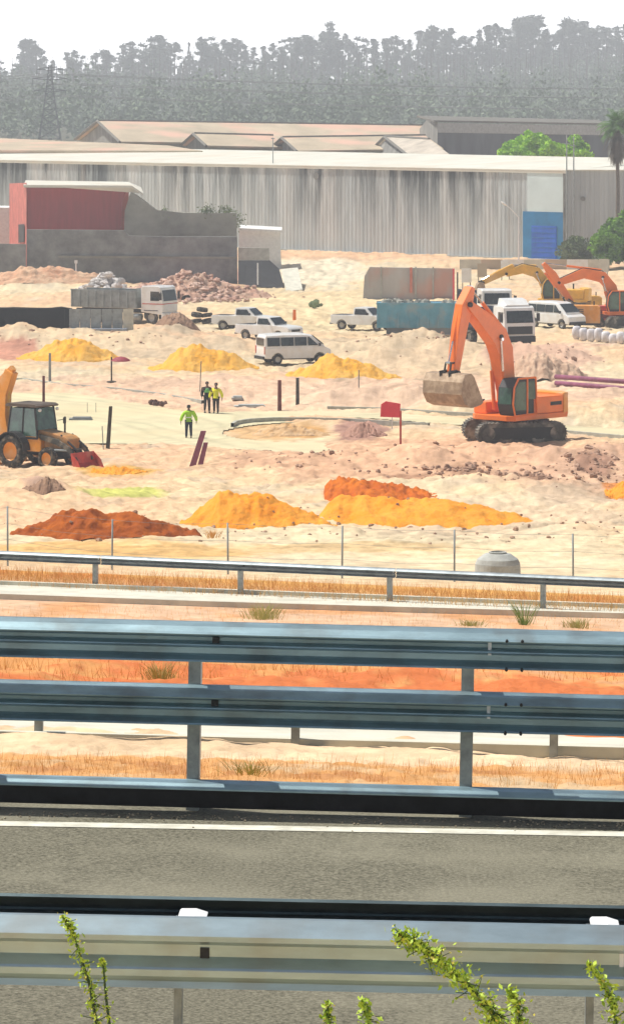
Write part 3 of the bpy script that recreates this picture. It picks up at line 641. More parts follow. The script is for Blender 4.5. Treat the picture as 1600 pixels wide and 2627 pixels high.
t = empty('low_shed', (-40, 500, ZG), 0, 'long low shed with a tan roof just behind the white roof at the left', 'shed'); o0 = Vector(t.location)
q = [P(-260, 384, 495)-o0, P(520, 386, 478)-o0, P(430, 372, 500)-o0, P(-260, 342, 540)-o0]
mb = MB(); mb.add(q+[v-Vector((0, 0, .3)) for v in q], [(0, 1, 2, 3), (7, 6, 5, 4), (0, 4, 5, 1), (1, 5, 6, 2), (2, 6, 7, 3), (3, 7, 4, 0)]); mb.build('roof', M_roof_t, t)
mb = MB(); w_ = [v*.98+Vector((0, 0, -.4)) for v in q]; f_ = [Vector((v.x, v.y, 0)) for v in w_]; mb.add(w_+f_, [(0, 4, 5, 1), (1, 5, 6, 2), (2, 6, 7, 3), (3, 7, 4, 0)]); mb.build('wall', M_wallB, t)
for xp in (815, 105):
    X = (xp-800)/23.; lx = ((X-WL.x)*math.cos(ang)+0) / (math.cos(ang)**2) if False else (X-WL.x)/math.cos(ang)
    mb = MB(); mb.box((lx, -.2, .4), (.5, .3, .5)); 
mb = MB(); sx = lambda px: ((px-800)/F*1) 
def along(px):
    """distance along the warehouse wall seen at photo column px"""
    k = (px-800)/F; d = Vector((math.cos(ang), math.sin(ang)))
    return (k*WL.y-WL.x)/(d.x-k*d.y)
for px, py in ((812, 450),):
    x = along(px); mb.cyl((x, -.02, 8.6), (x, -.12, 8.6), .42, n=16)
local('vent', mb, M_gable)
# pale and blue bay by the corner
xa, xb = along(1354), along(1446)
mb = MB(); mb.box(((xa+xb)/2, -.10, 7.4), (xb-xa, .06, 4.3)); local('pale_panel', mb, M_pale)
xa2 = along(1343)
mb = MB(); mb.box(((xa2+xb)/2, -.12, 2.62), (xb-xa2, .10, 5.24)); bl = local('blue_bay', mb, M_teal)
xd0, xd1 = along(1366), along(1430)
mb = MB(); mb.box(((xd0+xd1)/2, -.20, 1.9), (xd1-xd0, .06, 3.7)); local('door', mb, M_blue)
mb = MB()
for k in range(7): mb.box(((xd0+xd1)/2, -.24, .4+k*.52), (xd1-xd0-.1, .03, .05))
local('door_rib', mb, M_teal)
mb = MB(); mb.box((xb+.12, -.12, 4.8), (.22, .14, 9.6)); local('downpipe', mb, M_gable)
mb = MB(); mb.box((Lw/2, -.3, .12), (Lw, .5, .24)); local('plinth', mb, M_conc)
# side wall beyond the corner
wh2 = empty('warehouse', (W1.x-.05, W1.y+.35, ZG), 0, 'plain grey warehouse end right of the blue door, behind the green bushes', 'warehouse')
mb = MB(); pl = []
for i in range(50):
    x = i*.5; pl += [(x, 0), (x+.15, 0), (x+.2, -.05), (x+.45, -.05)]
pl += [(25, .3), (0, .3)]; mb.prism(pl, 'z', 0, 9.75); o = mb.build('wall', mat('plain_corrugated', A(.40, .43, .44), .9, var=.10, scale=.4, stretch=(1, 1, .1)), wh2, rz=R(-4))
mb = MB(); mb.add([(0, -.3, 9.8), (25, -.3, 9.8), (25, 20, 10.6), (0, 20, 10.6), (0, -.3, 9.7), (25, -.3, 9.7), (25, 20, 10.3), (0, 20, 10.3)], [(0, 1, 2, 3), (4, 7, 6, 5), (0, 4, 5, 1), (1, 5, 6, 2), (2, 6, 7, 3), (3, 7, 4, 0)]); mb.build('roof', M_roof_w, wh2, rz=R(-4))
mb = MB(); mb.cyl((1.9, -.1, 6.7), (1.9, -.2, 6.7), .26, n=16); mb.build('vent', M_gable, wh2, rz=R(-4))
# street lamp in front of the wall
lp = at(1330, 668); st = empty('street_lamp', lp, 0, 'white street lamp with a drooping arm left of the blue door', 'street lamp')
hl = (668-552)/(F/lp.y)
mb = MB(); mb.tube([(0, 0, 0), (0, 0, hl-.3), (-.25, 0, hl), (-1.2, 0, hl+.9)], [.09, .07, .06, .05], 8); mb.build('pole', M_cap, st)
mb = MB(); mb.ball((-1.55, 0, hl+1.15), (.42, .16, .12), 10, 6, rot=(0, .6, 0)); mb.build('lamp_head', M_white, st, smooth=True)
# ---------------------------------------------------------------- sheds behind
def shed(label, apex, fe, be, rx, name='shed', wall_m=None, roof_m=None):
    """gabled shed: apex / front eave / back eave of its left gable as (px, py, Y); rx: (photo column, row, Y) of the far ridge end"""
    a = P(*apex); f = P(*fe); b = P(*be); r = P(*rx); z0 = ZG
    t = empty(name, (f.x, f.y, z0), 0, label, 'shed'); o0 = Vector(t.location); d = r-a; d.z = 0
    L_ = d
    f2 = f+L_; b2 = b+L_; r2 = r; f2.z += (r.z-a.z); b2.z += (r.z-a.z)
    q = lambda v, z=None: Vector((v.x-o0.x, v.y-o0.y, (v.z if z is None else z)-o0.z))
    mb = MB(); mb.add([q(f, z0), q(f), q(a), q(b), q(b, z0)], [(0, 1, 2, 3, 4)]); mb.build('gable', wall_m or M_gable, t)
    mb = MB(); mb.add([q(f, z0), q(f), q(f2), q(f2, z0)], [(0, 1, 2, 3)]); mb.add([q(b, z0), q(b), q(b2), q(b2, z0)], [(0, 1, 2, 3)]); mb.add([q(f2, z0), q(f2), q(r2), q(b2), q(b2, z0)], [(0, 1, 2, 3, 4)]); mb.build('wall', M_wallB, t)
    ov = d.normalized()*-.5; up = Vector((0, 0, .22)); mb = MB()
    A0 = [q(f)+ov, q(f2), q(r2), q(a)+ov]; B0 = [q(b)+ov, q(b2), q(r2), q(a)+ov]
    e = (q(f)-q(a)).normalized()*.5; A0[0] = A0[0]+e; A0[1] = A0[1]+e
    for Q in (A0, B0):
        mb.add([v+up*.3 for v in Q]+[v+up*1.3 for v in Q], [(3, 2, 1, 0), (4, 5, 6, 7), (0, 1, 5, 4), (1, 2, 6, 5), (2, 3, 7, 6), (3, 0, 4, 7)])
    mb.build('roof', roof_m or M_roof_t, t)
    mb = MB(); mb.tube([q(a)+ov+Vector((0, 0, .3)), q(r2)+Vector((0, 0, .3))], .2, 6); mb.build('ridge_cap', M_fascia, t)
    mb = MB(); mb.tube([q(b)+ov*1.4+up, q(a)+ov*1.4+up, q(f)+ov*1.4+up+e], .22, 4); mb.build('bargeboard', M_fascia, t)
    return t
M_gw = mat('timber_gable', A(.34, .33, .30), .9, c2=A(.14, .14, .13), scale=.7, stretch=(1, 1, .4))
shed('tan-roofed shed with the largest dark gable at the left of the sheds', (262, 314, 540), (318, 366, 522), (204, 360, 560), (1085, 326, 560), wall_m=M_gw)
shed('tan-roofed shed with a small gable in the middle left of the roofs', (508, 347, 508), (540, 376, 500), (478, 374, 518), (700, 352, 512), wall_m=M_gw)
shed('small-gabled shed between the other two small gables on the white roof', (735, 357, 500), (772, 390, 488), (696, 392, 512), (1090, 352, 508), wall_m=M_gw)
shed('shed with the pale pointed gable left of the dark grey block', (992, 355, 492), (1052, 402, 474), (948, 398, 500), (1100, 362, 482), wall_m=M_gw, roof_m=mat('weathered_pale_roof', A(.52, .46, .38), .9, var=.15, scale=.5))
# dark grey industrial block right
b0 = P(1078, 322, 545); t = empty('industrial_building', (b0.x, b0.y, ZG), 0, 'dark grey building with a pale fascia behind the bright green tree', 'building')
def rel(px, py, Y): v = P(px, py, Y); return Vector((v.x-b0.x, v.y-b0.y, v.z-ZG))
f0 = rel(1122, 312, 520); f1 = rel(1560, 320, 540); k0 = rel(1076, 318, 548)
mb = MB(); z0 = 0
mb.add([(f0.x, f0.y, 0), (f1.x, f1.y, 0), (f1.x, f1.y, f1.z-1.3), (f0.x, f0.y, f0.z-1.3)], [(0, 1, 2, 3)]); mb.build('wall', mat('dark_grey_cladding', A(.10, .11, .13), .8, var=.2, scale=.5, stretch=(1, 1, .2)), t)
mb = MB(); mb.add([(k0.x, k0.y, 0), (f0.x, f0.y, 0), (f0.x, f0.y, f0.z), ((k0.x+f0.x)/2, (k0.y+f0.y)/2, f0.z+.4), (k0.x, k0.y, f0.z-1.2)], [(0, 1, 2, 3, 4)]); mb.build('gable', M_gw, t)
mb = MB(); mb.add([(f0.x, f0.y-.3, f0.z-1.4), (f1.x, f1.y-.3, f1.z-1.4), (f1.x, f1.y-.1, f1.z-.1), (f0.x, f0.y-.1, f0.z-.1), (f0.x, f0.y+.1, f0.z-1.4), (f1.x, f1.y+.1, f1.z-1.4), (f1.x, f1.y+.2, f1.z-.1), (f0.x, f0.y+.2, f0.z-.1)], [(0, 1, 2, 3), (4, 7, 6, 5), (3, 2, 6, 7), (0, 4, 5, 1), (0, 3, 7, 4)]); mb.build('fascia', mat('pale_grey_fascia', A(.36, .36, .35), .8), t)
mb = MB(); mb.add([(f0.x-.5, f0.y-.2, f0.z), (f1.x, f1.y-.2, f1.z), (f1.x, f1.y+22, f1.z+.3), (k0.x, k0.y+15, f0.z+.3), (f0.x-.5, f0.y-.2, f0.z+.25), (f1.x, f1.y-.2, f1.z+.25), (f1.x, f1.y+22, f1.z+.55), (k0.x, k0.y+15, f0.z+.55)], [(0, 1, 2, 3), (4, 7, 6, 5), (0, 4, 5, 1), (1, 5, 6, 2), (2, 6, 7, 3), (3, 7, 4, 0)]); mb.build('roof', M_fascia, t)
# ---------------------------------------------------------------- red building and its grey walls
yb = 366.; rb = P(60, 700, yb); t = empty('red_building', (rb.x, yb, ZG), 0, 'red-clad building with a white roof edge above the grey block walls', 'building')
def rl_(px, py, Y=yb): v = P(px, py, Y); return Vector((v.x-rb.x, v.y-yb, v.z-ZG))
def poly_wall(name, m, pxs, Y, th=.3, parent=None, Y2=None):
    vs = []
    for i, (x, y) in enumerate(pxs):
        v = P(x, y, Y) if not isinstance(Y, (list, tuple)) else P(x, y, Y[i]); vs.append(v-Vector((rb.x, yb, ZG)))
    n = len(vs); mb = MB(); mb.add(vs+[v+Vector((0, th, 0)) for v in vs], [tuple(range(n)), tuple(range(2*n-1, n-1, -1))]+[(i, (i+1) % n, n+(i+1) % n, n+i) for i in range(n)])
    return mb.build(name, m, parent)
zy = lambda Y: YH+18.7*F/Y
poly_wall('front_wall', M_redwall, [(70, 482), (326, 484), (312, 520), (306, zy(372)), (70, zy(372))], 372, .3, t)
poly_wall('side_wall', M_redlite, [(24, 470), (68, 468), (68, zy(372)), (24, zy(388))], [388, 371.8, 371.8, 388], .3, t)
poly_wall('side_door', M_black, [(47, 575), (62, 574), (62, 620), (47, 622)], [378, 373, 373, 378], .1, t)
mb = MB(); q = [rl_(60, 480, 371), rl_(338, 482, 371), rl_(368, 502, 371.4), rl_(362, 486, 386), rl_(330, 472, 388), rl_(66, 468, 388)]; mb.add(q+[v+Vector((0, 0, .25)) for v in q], [(0, 1, 2, 3, 4, 5), (11, 10, 9, 8, 7, 6)]+[(i, (i+1) % 6, 6+(i+1) % 6, 6+i) for i in range(6)]); mb.build('roof', M_roof_w, t)
poly_wall('rear_wall', M_redlite, [(24, 478), (330, 482), (330, zy(388)), (24, zy(388))], 388.3, .3, t)
wt = empty('block_wall', (rb.x, yb, ZG), 0, 'light grey block wall stepping down to the right of the red cladding', 'wall')
poly_wall('wall_face', M_wallB, [(335, 492), (350, 500), (402, 538), (470, 545), (606, 546), (608, zy(371)), (314, zy(371)), (320, 540)], 371, 1.2, wt)
mb = MB()
cr_ = []
for x, y in ((525, 540), (535, 542), (572, 538), (585, 540), (604, 552), (608, 572), (420, 545)): c = P(x, y, 371.4)-Vector((rb.x, yb, ZG)); cr_.append(np.array(c)+np.random.default_rng(int(x)).normal(size=(90, 3))*np.array([.32, .25, .28]))
cr_ = np.concatenate(cr_); a_ = np.random.default_rng(5).normal(size=(len(cr_), 3)); a_ /= np.linalg.norm(a_, axis=1)[:, None]; b_ = np.random.default_rng(6).normal(size=(len(cr_), 3)); b_ /= np.linalg.norm(b_, axis=1)[:, None]
npmesh('creeper', np.stack([cr_-a_*.12, cr_+b_*.08, cr_+a_*.12, cr_-b_*.08], 1).reshape(-1, 3), np.arange(4*len(cr_)).reshape(-1, 4), M_leaf_dull, wt)
wt = empty('block_wall', (rb.x, yb, ZG), 0, 'dark grey block wall running in front of the red building down to the rubble', 'wall')
poly_wall('wall_face', M_wallA, [(68, 588), (320, 590), (330, 604), (400, 606), (608, 606), (609, zy(365)), (68, zy(365))], 365, .5, wt)
poly_wall('low_wall', M_wallA, [(-160, 622), (66, 626), (66, zy(364)), (-160, zy(364))], 364, .4, wt)
poly_wall('ledge', M_wallB, [(150, 655), (607, 658), (607, 663), (150, 660)], 364.8, .4, wt)
t = empty('low_building', (rb.x, yb, ZG), 0, 'low white building between the dark block wall and the stained warehouse', 'building')
poly_wall('wall', M_whitewall, [(612, 588), (718, 594), (722, 700), (612, 700)], 396, .4, t)
poly_wall('grey_wall', M_conc, [(611, 634), (690, 636), (692, 676), (611, 676)], 392, .4, t)
poly_wall('roof', M_whitewall, [(611, 584), (722, 590), (722, 598), (611, 592)], 395.6, 9, t)
t = empty('dark_wall', (rb.x, yb, ZG), 0, 'nearly black sloping wall at the right end of the grey block wall', 'wall')
poly_wall('wall_face', mat('black_wall', A(.02, .02, .022), .95, var=.2, scale=1), [(611, 668), (692, 668), (716, 690), (730, 742), (611, 728)], [364, 364, 362, 355, 359], .5, t)
mb = MB(); c = P(661, 730, 356)-Vector((rb.x, yb, ZG)); mb.cyl(c, c+Vector((0, 0, 2.)), .06, n=6); mb.build('post', M_cap, t)
t = empty('white_building', (rb.x, yb, ZG), 0, 'bright white wall cut off by the left edge of the photo', 'building')
poly_wall('wall', M_whitewall, [(-120, 530), (22, 532), (22, 640), (-120, 640)], 392, 6, t)
t = empty('retaining_wall', (rb.x, yb, ZG), 0, 'pale concrete retaining wall right of the nearly black wall', 'wall')
poly_wall('wall_face', M_concp, [(722, 690), (764, 686), (776, 742), (733, 748)], [362, 362, 354, 353], .5, t)
for px, py, h in ((195, 735, 1.6), (40, 728, 1.3)):
    p = at(px, py); mb = MB(); mb.cyl((0, 0, -.2), (0, 0, h), .06, n=6); mb.box((0, -.05, h), (.3, .05, .3)); finish(mb.build('post', M_cap, loc=p), 'pale marker post in front of the dark block wall, at %s' % ('its middle' if px > 100 else 'its left end'), 'post')
# ---------------------------------------------------------------- vegetation
def quads_cloud(C, size, asp=1.6, up=0.0):
    n = len(C); a = rng.normal(size=(n, 3)); a[:, 2] *= (1-up); a /= np.linalg.norm(a, axis=1)[:, None]
    b = rng.normal(size=(n, 3)); b -= (b*a).sum(1)[:, None]*a; b /= np.linalg.norm(b, axis=1)[:, None]
    s = (size*rng.uniform(.6, 1.3, n))[:, None] if np.isscalar(size) else (size*rng.uniform(.6, 1.3, n))[:, None]
    V = np.stack([C-a*s*asp/2, C+b*s/2, C+a*s*asp/2, C-b*s/2], 1).reshape(-1, 3)
    return V, np.arange(4*n).reshape(n, 4)
def ball_pts(c, r, n, shell=.6):
    d = rng.normal(size=(n, 3)); d /= np.linalg.norm(d, axis=1)[:, None]; rr = rng.uniform(shell, 1, n)[:, None]
    return np.array(c)+d*rr*np.array(r)
def clump_crown(H_, W_, base_f, nclump, per, cr, droop=0):
    pts = []
    for i in range(nclump):
        f = random.uniform(base_f, 1); a = random.uniform(0, 6.28); env = math.sin(PI*min(1, (f-base_f)/(1-base_f)*.80+.20))**.6
        r = W_/2*env*math.sqrt(random.random()); s = cr*random.uniform(.5, 1.25)
        pts.append(ball_pts((math.cos(a)*r, math.sin(a)*r, f*H_-s*.5), (s, s, s*.75), int(per*random.uniform(.6, 1.3)), .2))
    return np.concatenate(pts), None
def far_tree_proto(i):
    """slim eucalyptus: bare stem, open clumped crown; origin at foot"""
    Hh = 16+random.uniform(-1, 1); W_ = random.choice([3.0, 3.8, 4.6, 5.6]); bf = random.choice([.12, .2, .3])
    root = empty('eucalyptus_tree', (0, 0, 0))
    mb = MB(); lean = random.uniform(-.6, .6); mb.tube([(0, 0, -2), (lean*.4, 0, Hh*.45), (lean, 0, Hh*.92)], [.26, .2, .07], 6)
    for k in range(5):
        f = random.uniform(bf-.05, .85); a = random.uniform(0, 6.28); mb.tube([(lean*f, 0, Hh*f), (lean*f+math.cos(a)*W_*.35, math.sin(a)*W_*.35, Hh*(f+.12))], [.1, .04], 4)
    mb.build('trunk', M_trunk, root)
    C, _ = clump_crown(Hh, W_, bf, int(20+W_*3.6), 52, .85+W_*.05); V, Q = quads_cloud(C, .38)
    npmesh('crown', V, Q, M_leaf_far, root); return root, Hh
protos = [far_tree_proto(i) for i in range(9)]
# skyline: crown-top row for each photo column
SK = [(0, 150), (40, 158), (60, 100), (72, 88), (95, 105), (115, 140), (135, 152), (172, 132), (190, 126), (210, 138), (225, 160), (245, 132), (268, 118), (285, 135), (300, 165), (315, 110), (335, 104), (350, 160), (365, 104), (395, 86), (412, 86), (430, 100), (450, 100),
      (462, 165), (485, 104), (500, 160), (515, 92), (535, 88), (555, 105), (575, 98), (600, 88), (618, 95), (630, 125), (650, 118), (675, 116), (700, 108), (725, 94), (745, 90), (765, 92), (780, 78), (800, 85), (828, 75), (845, 52), (860, 80), (885, 84), (915, 88), (935, 92), (960, 96), (990, 88), (1015, 84),
      (1035, 105), (1050, 98), (1075, 76), (1095, 72), (1115, 58), (1135, 70), (1155, 68), (1170, 95), (1190, 85), (1210, 88), (1230, 72), (1250, 62), (1270, 58), (1290, 62), (1305, 70), (1325, 42), (1345, 30), (1365, 28), (1385, 34), (1400, 70), (1420, 85), (1445, 50), (1460, 38), (1475, 46), (1495, 50), (1515, 60), (1535, 58), (1560, 66), (1580, 64), (1605, 60)]
first = set(); LB = 'tall hazy eucalyptus on the ridge behind the sheds'; special = {72: 'hazy eucalyptus with a spreading lopsided crown standing clear at the left end of the ridge', 845: 'hazy eucalyptus with a small tuft top rising above the middle of the ridge', 1365: 'tallest broad hazy eucalyptus on the ridge, above the dark grey building', 1460: 'tall hazy eucalyptus with a narrow pointed top right of the tallest one', 485: 'thin hazy eucalyptus like a pole with a gap on both sides'}
rowsky = []
for x, y in SK: rowsky.append((x, y, 2000+random.uniform(-40, 30), True))
for k in range(90): x = -60+k*19+g(0, 8); yy = np.interp(x, [a for a, b in SK], [b for a, b in SK]); rowsky.append((x, yy+random.uniform(6, 50), 1930+random.uniform(-60, 30), False))
for x in list(range(-260, 0, 26))+list(range(1625, 1880, 26)): rowsky.append((x, random.uniform(60, 120) if x > 0 else random.uniform(120, 165), 1990, False))
for k, (x, y, Y, main) in enumerate(rowsky):
    i = k % 9; root, Hh = protos[i]; o = root if i not in first else copy_tree(root); first.add(i)
    X = (x-800)*Y/F; gz = H(X, Y); top = (YH-y)*Y/F; s = max(.55, (top-gz)/Hh); sw = s*random.uniform(1.05, 1.5)
    if x in (72, 1345, 1365): sw = 1.5*s
    if x == 485: sw = .42*s
    o.location = (X, Y, gz); o.scale = (sw, sw, s); o.rotation_euler.z = random.uniform(0, 6.28)
    finish(o, special.get(x, LB) if main else LB, 'tree', 'eucalyptus trees along the ridge' if not (main and x in special) else None)
    if main and x in special and 'group' in o: del o['group']
# forest mass on the slope
P_ = []; Sz = []
for k in range(2500):
    Y = random.uniform(980, 2000); X = random.uniform(-.13, .13)*Y; gz = H(X, Y); hh = random.choice((6, 9, 12, 17))*random.uniform(.8, 1.2); r = random.choice((1.6, 2.6, 3.8, 5.5))*random.uniform(.8, 1.2)
    n = int(34+r*14); pts = ball_pts((X, Y, gz+hh*.62), (r, r, hh*.42), n, .3); P_.append(pts+rng.normal(size=pts.shape)*.4); Sz.append(np.full(n, .78))
V, Q = quads_cloud(np.concatenate(P_), np.concatenate(Sz)); o = npmesh('forest', V, Q, M_leaf_mass); finish(o, 'hazy grey-green forest covering the hillside below the ridge trees', 'forest', kind='stuff')
mb = MB()
for k in range(520):
    Y = random.uniform(1500, 1990); X = random.uniform(-.12, .12)*Y; gz = H(X, Y); h_ = random.uniform(14, 24); mb.tube([(X, Y, gz), (X+g(0, .4), Y, gz+h_)], [.26, .10], 4)
finish(mb.build('forest_stem', M_trunk), 'pale bare stems standing among the hillside forest', 'forest', kind='stuff')
def tree(name, label, loc, W_, Hh, bf, m, ncl, per, cr, leaf, flat=1., cat='tree', trunk=True, group=None):
    root = empty(name, loc, 0, label, cat, group)
    if trunk:
        mb = MB(); mb.tube([(0, 0, -.3), (.1, 0, Hh*.4), (0, .1, Hh*.75)], [W_*.035, W_*.025, W_*.01], 8)
        for k in range(7):
            a = random.uniform(0, 6.28); f = random.uniform(.35, .6); mb.tube([(0, 0, Hh*f), (math.cos(a)*W_*.2, math.sin(a)*W_*.2, Hh*(f+.12)), (math.cos(a)*W_*.36, math.sin(a)*W_*.36, Hh*(f+.2))], [W_*.014, W_*.01, W_*.004], 5)
        mb.build('trunk', M_trunk, root)
    pts = []
    for i in range(ncl):
        a = random.uniform(0, 6.28); u = random.random()**.5; rz_ = random.uniform(-1, 1); env = math.sqrt(max(0, 1-rz_*rz_*.8)); rr = W_/2*env*u*.92
        zc = Hh*(bf+(1-bf)*(.5+.5*rz_*math.sqrt(max(.05, 1-(u*.9)**2)))); s = cr*random.uniform(.55, 1.2)
        pts.append(ball_pts((math.cos(a)*rr, math.sin(a)*rr, min(zc, Hh)-s*.5), (s, s, s*.75), per, .5))
    V, Q = quads_cloud(np.concatenate(pts), leaf); npmesh('crown', V, Q, m, root); return root
c = P(1405, 420, 470)
tree('leafy_tree', 'bright green dense tree rising behind the white roof in front of the dark grey building', (P(1362, 420, 462).x, 462, ZG), 7.4, (YH-332)*462/F-ZG, .66, M_leaf_bright, 110, 260, .85, .25)
tree('leafy_tree', 'smaller bright green tree beside the dense one, nearer the palm', (P(1468, 420, 466).x, 466, ZG), 5.0, (YH-343)*466/F-ZG, .66, M_leaf_bright, 60, 240, .8, .25)
p = at(1495, 700); tree('bush', 'dull grey-green bush at the foot of the warehouse end, left of the big green bush', (p.x, 398, ZG), 4.2, 3.6, .12, M_leaf_dull, 60, 110, .7, .17, cat='bush')
tree('leafy_tree', 'broad dark green tree at the right edge in front of the warehouse end', ((1605-800)*396/F, 396, ZG), 6.0, 6.3, .16, M_leaf_mid, 80, 170, .8, .18)
tree('bush', 'mid green bush tucked under the broad dark tree at the right edge', ((1550-800)*393/F, 393, ZG), 3.0, 4.6, .2, M_leaf_mid, 34, 150, .7, .17, cat='bush')
# palm with a skirt of dead fronds
pb = Vector(((1583-800)*404/F, 404, ZG)); pr = empty('palm_tree', pb, 0, 'tall palm with a shaggy skirt of dead fronds at the right edge', 'palm'); ht = (YH-330)*404/F-ZG
mb = MB(); mb.tube([(0, 0, -.3), (.05, 0, ht*.6), (-.05, 0, ht)], [.26, .20, .18], 10); mb.build('trunk', M_trunk, pr)
def frond(mb, a, el, L_, o0, wd=.5):
    pts = [Vector(o0)]; d = Vector((math.cos(a)*math.cos(el), math.sin(a)*math.cos(el), math.sin(el)))
    for k in range(6): pts.append(pts[-1]+d*L_/6); d = (d+Vector((0, 0, -.22))).normalized()
    for k in range(len(pts)-1):
        t = (pts[k+1]-pts[k]).normalized(); sd_ = t.cross(Vector((0, 0, 1))).normalized()
        for j in range(3):
            for s in (-1, 1):
                q = pts[k].lerp(pts[k+1], j/3); e = q+sd_*s*wd*(1-.12*k)+t*.35+Vector((0, 0, -.18)); mb.add([q-t*.04, q+t*.05, e], [(0, 1, 2)])
mb = MB()
for k in range(90): frond(mb, random.uniform(0, 6.28), random.uniform(-.3, 1.4), random.uniform(1.6, 2.6), (0, 0, ht+.2), .75)
mb.build('crown', M_frond, pr, recalc=False)
mb = MB()
for k in range(150): dz_ = random.uniform(0, 2.2); frond(mb, random.uniform(0, 6.28), random.uniform(-1.45, -.35-.3*dz_), random.uniform(1.5, 2.8)*(1.15-.24*dz_), (random.uniform(-.2, .2), random.uniform(-.2, .2), ht-dz_), .4)
mb.build('dead_fronds', M_dead, pr, recalc=False)
# thin masts
for x, yt, lab in ((1453, 345, 'thin dark mast at the corner of the warehouse, left one of the close pair'), (1471, 350, 'thin dark mast right of its twin at the warehouse corner')):
    mb = MB(); p = Vector(((x-800)*413/F, 413, ZG)); h_ = (YH-yt)*413/F-ZG; mb.cyl((0, 0, 0), (0, 0, h_), .10, .06, 8); mb.box((0, 0, h_*.93), (.5, .1, .08)); finish(mb.build('mast', M_greymetal, loc=p), lab, 'mast')
mb = MB(); p = Vector(((696-800)*430/F, 447, ZG)); h_ = (YH-352)*447/F-ZG; mb.cyl((0, 0, 0), (0, 0, h_), .07, .05, 8); mb.box((.0, 0, h_-.1), (.4, .1, .12)); finish(mb.build('mast', M_greymetal, loc=p), 'thin pole standing on the white roof near the small gables', 'mast')
# ---------------------------------------------------------------- pylon and lines
Yp = 900; px = (128-800)*Yp/F; pt = H(px, Yp); pr = empty('electricity_pylon', (px, Yp, pt), 0, 'grey lattice electricity pylon in front of the hazy forest at the left', 'pylon'); tp = (YH-165)*Yp/F-pt
mb = MB()
def wd_(f): return 2.6*(1-f)**1.3+.32
lv = [0, .14, .27, .38, .48, .57, .65, .72, .79, .85, .91, .96, 1]
for i in range(len(lv)-1):
    a, b = wd_(lv[i]), wd_(lv[i+1]); za, zb = tp*lv[i], tp*lv[i+1]; ca = [(a, a), (a, -a), (-a, -a), (-a, a)]; cb = [(b, b), (b, -b), (-b, -b), (-b, b)]
    for k in range(4):
        k2 = (k+1) % 4; mb.cyl((*ca[k], za), (*cb[k], zb), .12, n=4); mb.cyl((*ca[k], za), (*cb[k2], zb), .07, n=4); mb.cyl((*ca[k2], za), (*cb[k], zb), .07, n=4); mb.cyl((*cb[k], zb), (*cb[k2], zb), .07, n=4)
mb.build('tower', M_pylon, pr); ends = []
for f, hw in ((.70, 3.6), (.84, 4.0), (.95, 3.0)):
    mb = MB()
    for s in (-1, 1):
        mb.cyl((0, 0, tp*f+.5), (s*hw, 0, tp*f), .10, n=4); mb.cyl((0, 0, tp*f-.3), (s*hw, 0, tp*f), .10, n=4); mb.cyl((s*hw, 0, tp*f), (s*hw, 0, tp*f-1.1), .07, n=5)
        ends.append((px+s*hw, Yp, pt+tp*f-1.1))
    mb.build('cross_arm', M_pylon, pr)
for k, e in enumerate(ends):
    mb = MB(); nm = ['lowest', 'middle', 'top'][k//2]
    for s, far in ((-1, (-260, 60)), (1, (420, 330))):
        end = Vector((e[0]+far[0], e[1]+far[1]*.4, e[2]+(8 if s > 0 else 2))); a = Vector(e); pts = [a.lerp(end, u/16)-Vector((0, 0, 7*4*(u/16)*(1-u/16))) for u in range(17)]
        mb.tube(pts, .07, 4)
    finish(mb.build('power_line', M_wire), 'power line hung from the %s cross arm of the pylon, %s side' % (nm, ['left', 'right'][k % 2]), 'power line')
for k, (ya, yb2) in enumerate(((38, 128),)):
    a = P(-300, -20, 620); b = P(700, 165, 1000); pts = [a.lerp(b, u/20)-Vector((0, 0, 4*1.2*(u/20)*(1-u/20))) for u in range(21)]
    mb = MB(); mb.tube(pts, .035, 4); finish(mb.build('power_line', M_wire), 'faint power line crossing the white sky above the ridge at the left', 'power line')
# ---------------------------------------------------------------- haze
hz = MB(); hz.box((0, 1055, 18), (1500, 2290, 112)); M_h = bpy.data.materials.new('haze'); M_h.use_nodes = True; t = M_h.node_tree
for n_ in list(t.nodes):
    if n_.type == 'BSDF_PRINCIPLED': t.nodes.remove(n_)
pv = t.nodes.new('ShaderNodeVolumePrincipled'); pv.inputs['Color'].default_value = (.93, .96, 1, 1); pv.inputs['Density'].default_value = .00048; pv.inputs['Anisotropy'].default_value = 0
t.links.new(pv.outputs[0], t.nodes['Material Output'].inputs['Volume'])
o = hz.build('haze', M_h); finish(o, kind='stuff')
# ---------------------------------------------------------------- small hand-made helpers for machines
def wheel(parent, c, r, wdt, m_rim=M_rim, axis='y', lug=0):
    """tyre with rounded shoulders and a dished rim; axle along local y"""
    t = MB(); h = wdt/2; prof = [(r*.58, -h*.9), (r*.8, -h), (r*.95, -h*.9), (r, -h*.6), (r, h*.6), (r*.95, h*.9), (r*.8, h), (r*.58, h*.9), (r*.58, -h*.9)]
    t.lathe(prof, 24); M = Matrix.Rotation(R(90), 4, 'X'); t.v = [tuple(M @ Vector(v)) for v in t.v]
    if lug:
        for k in range(lug): a = 2*PI*k/lug; t.box((math.cos(a)*r, 0, math.sin(a)*r), (.07, wdt*.95, .05), (0, -a+PI/2, .35))
    w_ = empty('wheel', c); w_.parent = parent; t.build('tyre', M_tyre, w_, smooth=not lug)
    q = MB(); q.lathe([(r*.585, -h*.7), (r*.5, -h*.3), (r*.2, -h*.35), (.001, -h*.5)], 20); q.lathe([(r*.585, h*.7), (r*.5, h*.3), (r*.2, h*.35), (.001, h*.5)], 20); q.v = [tuple(M @ Vector(v)) for v in q.v]; q.build('rim', m_rim, w_, smooth=True)
    return w_
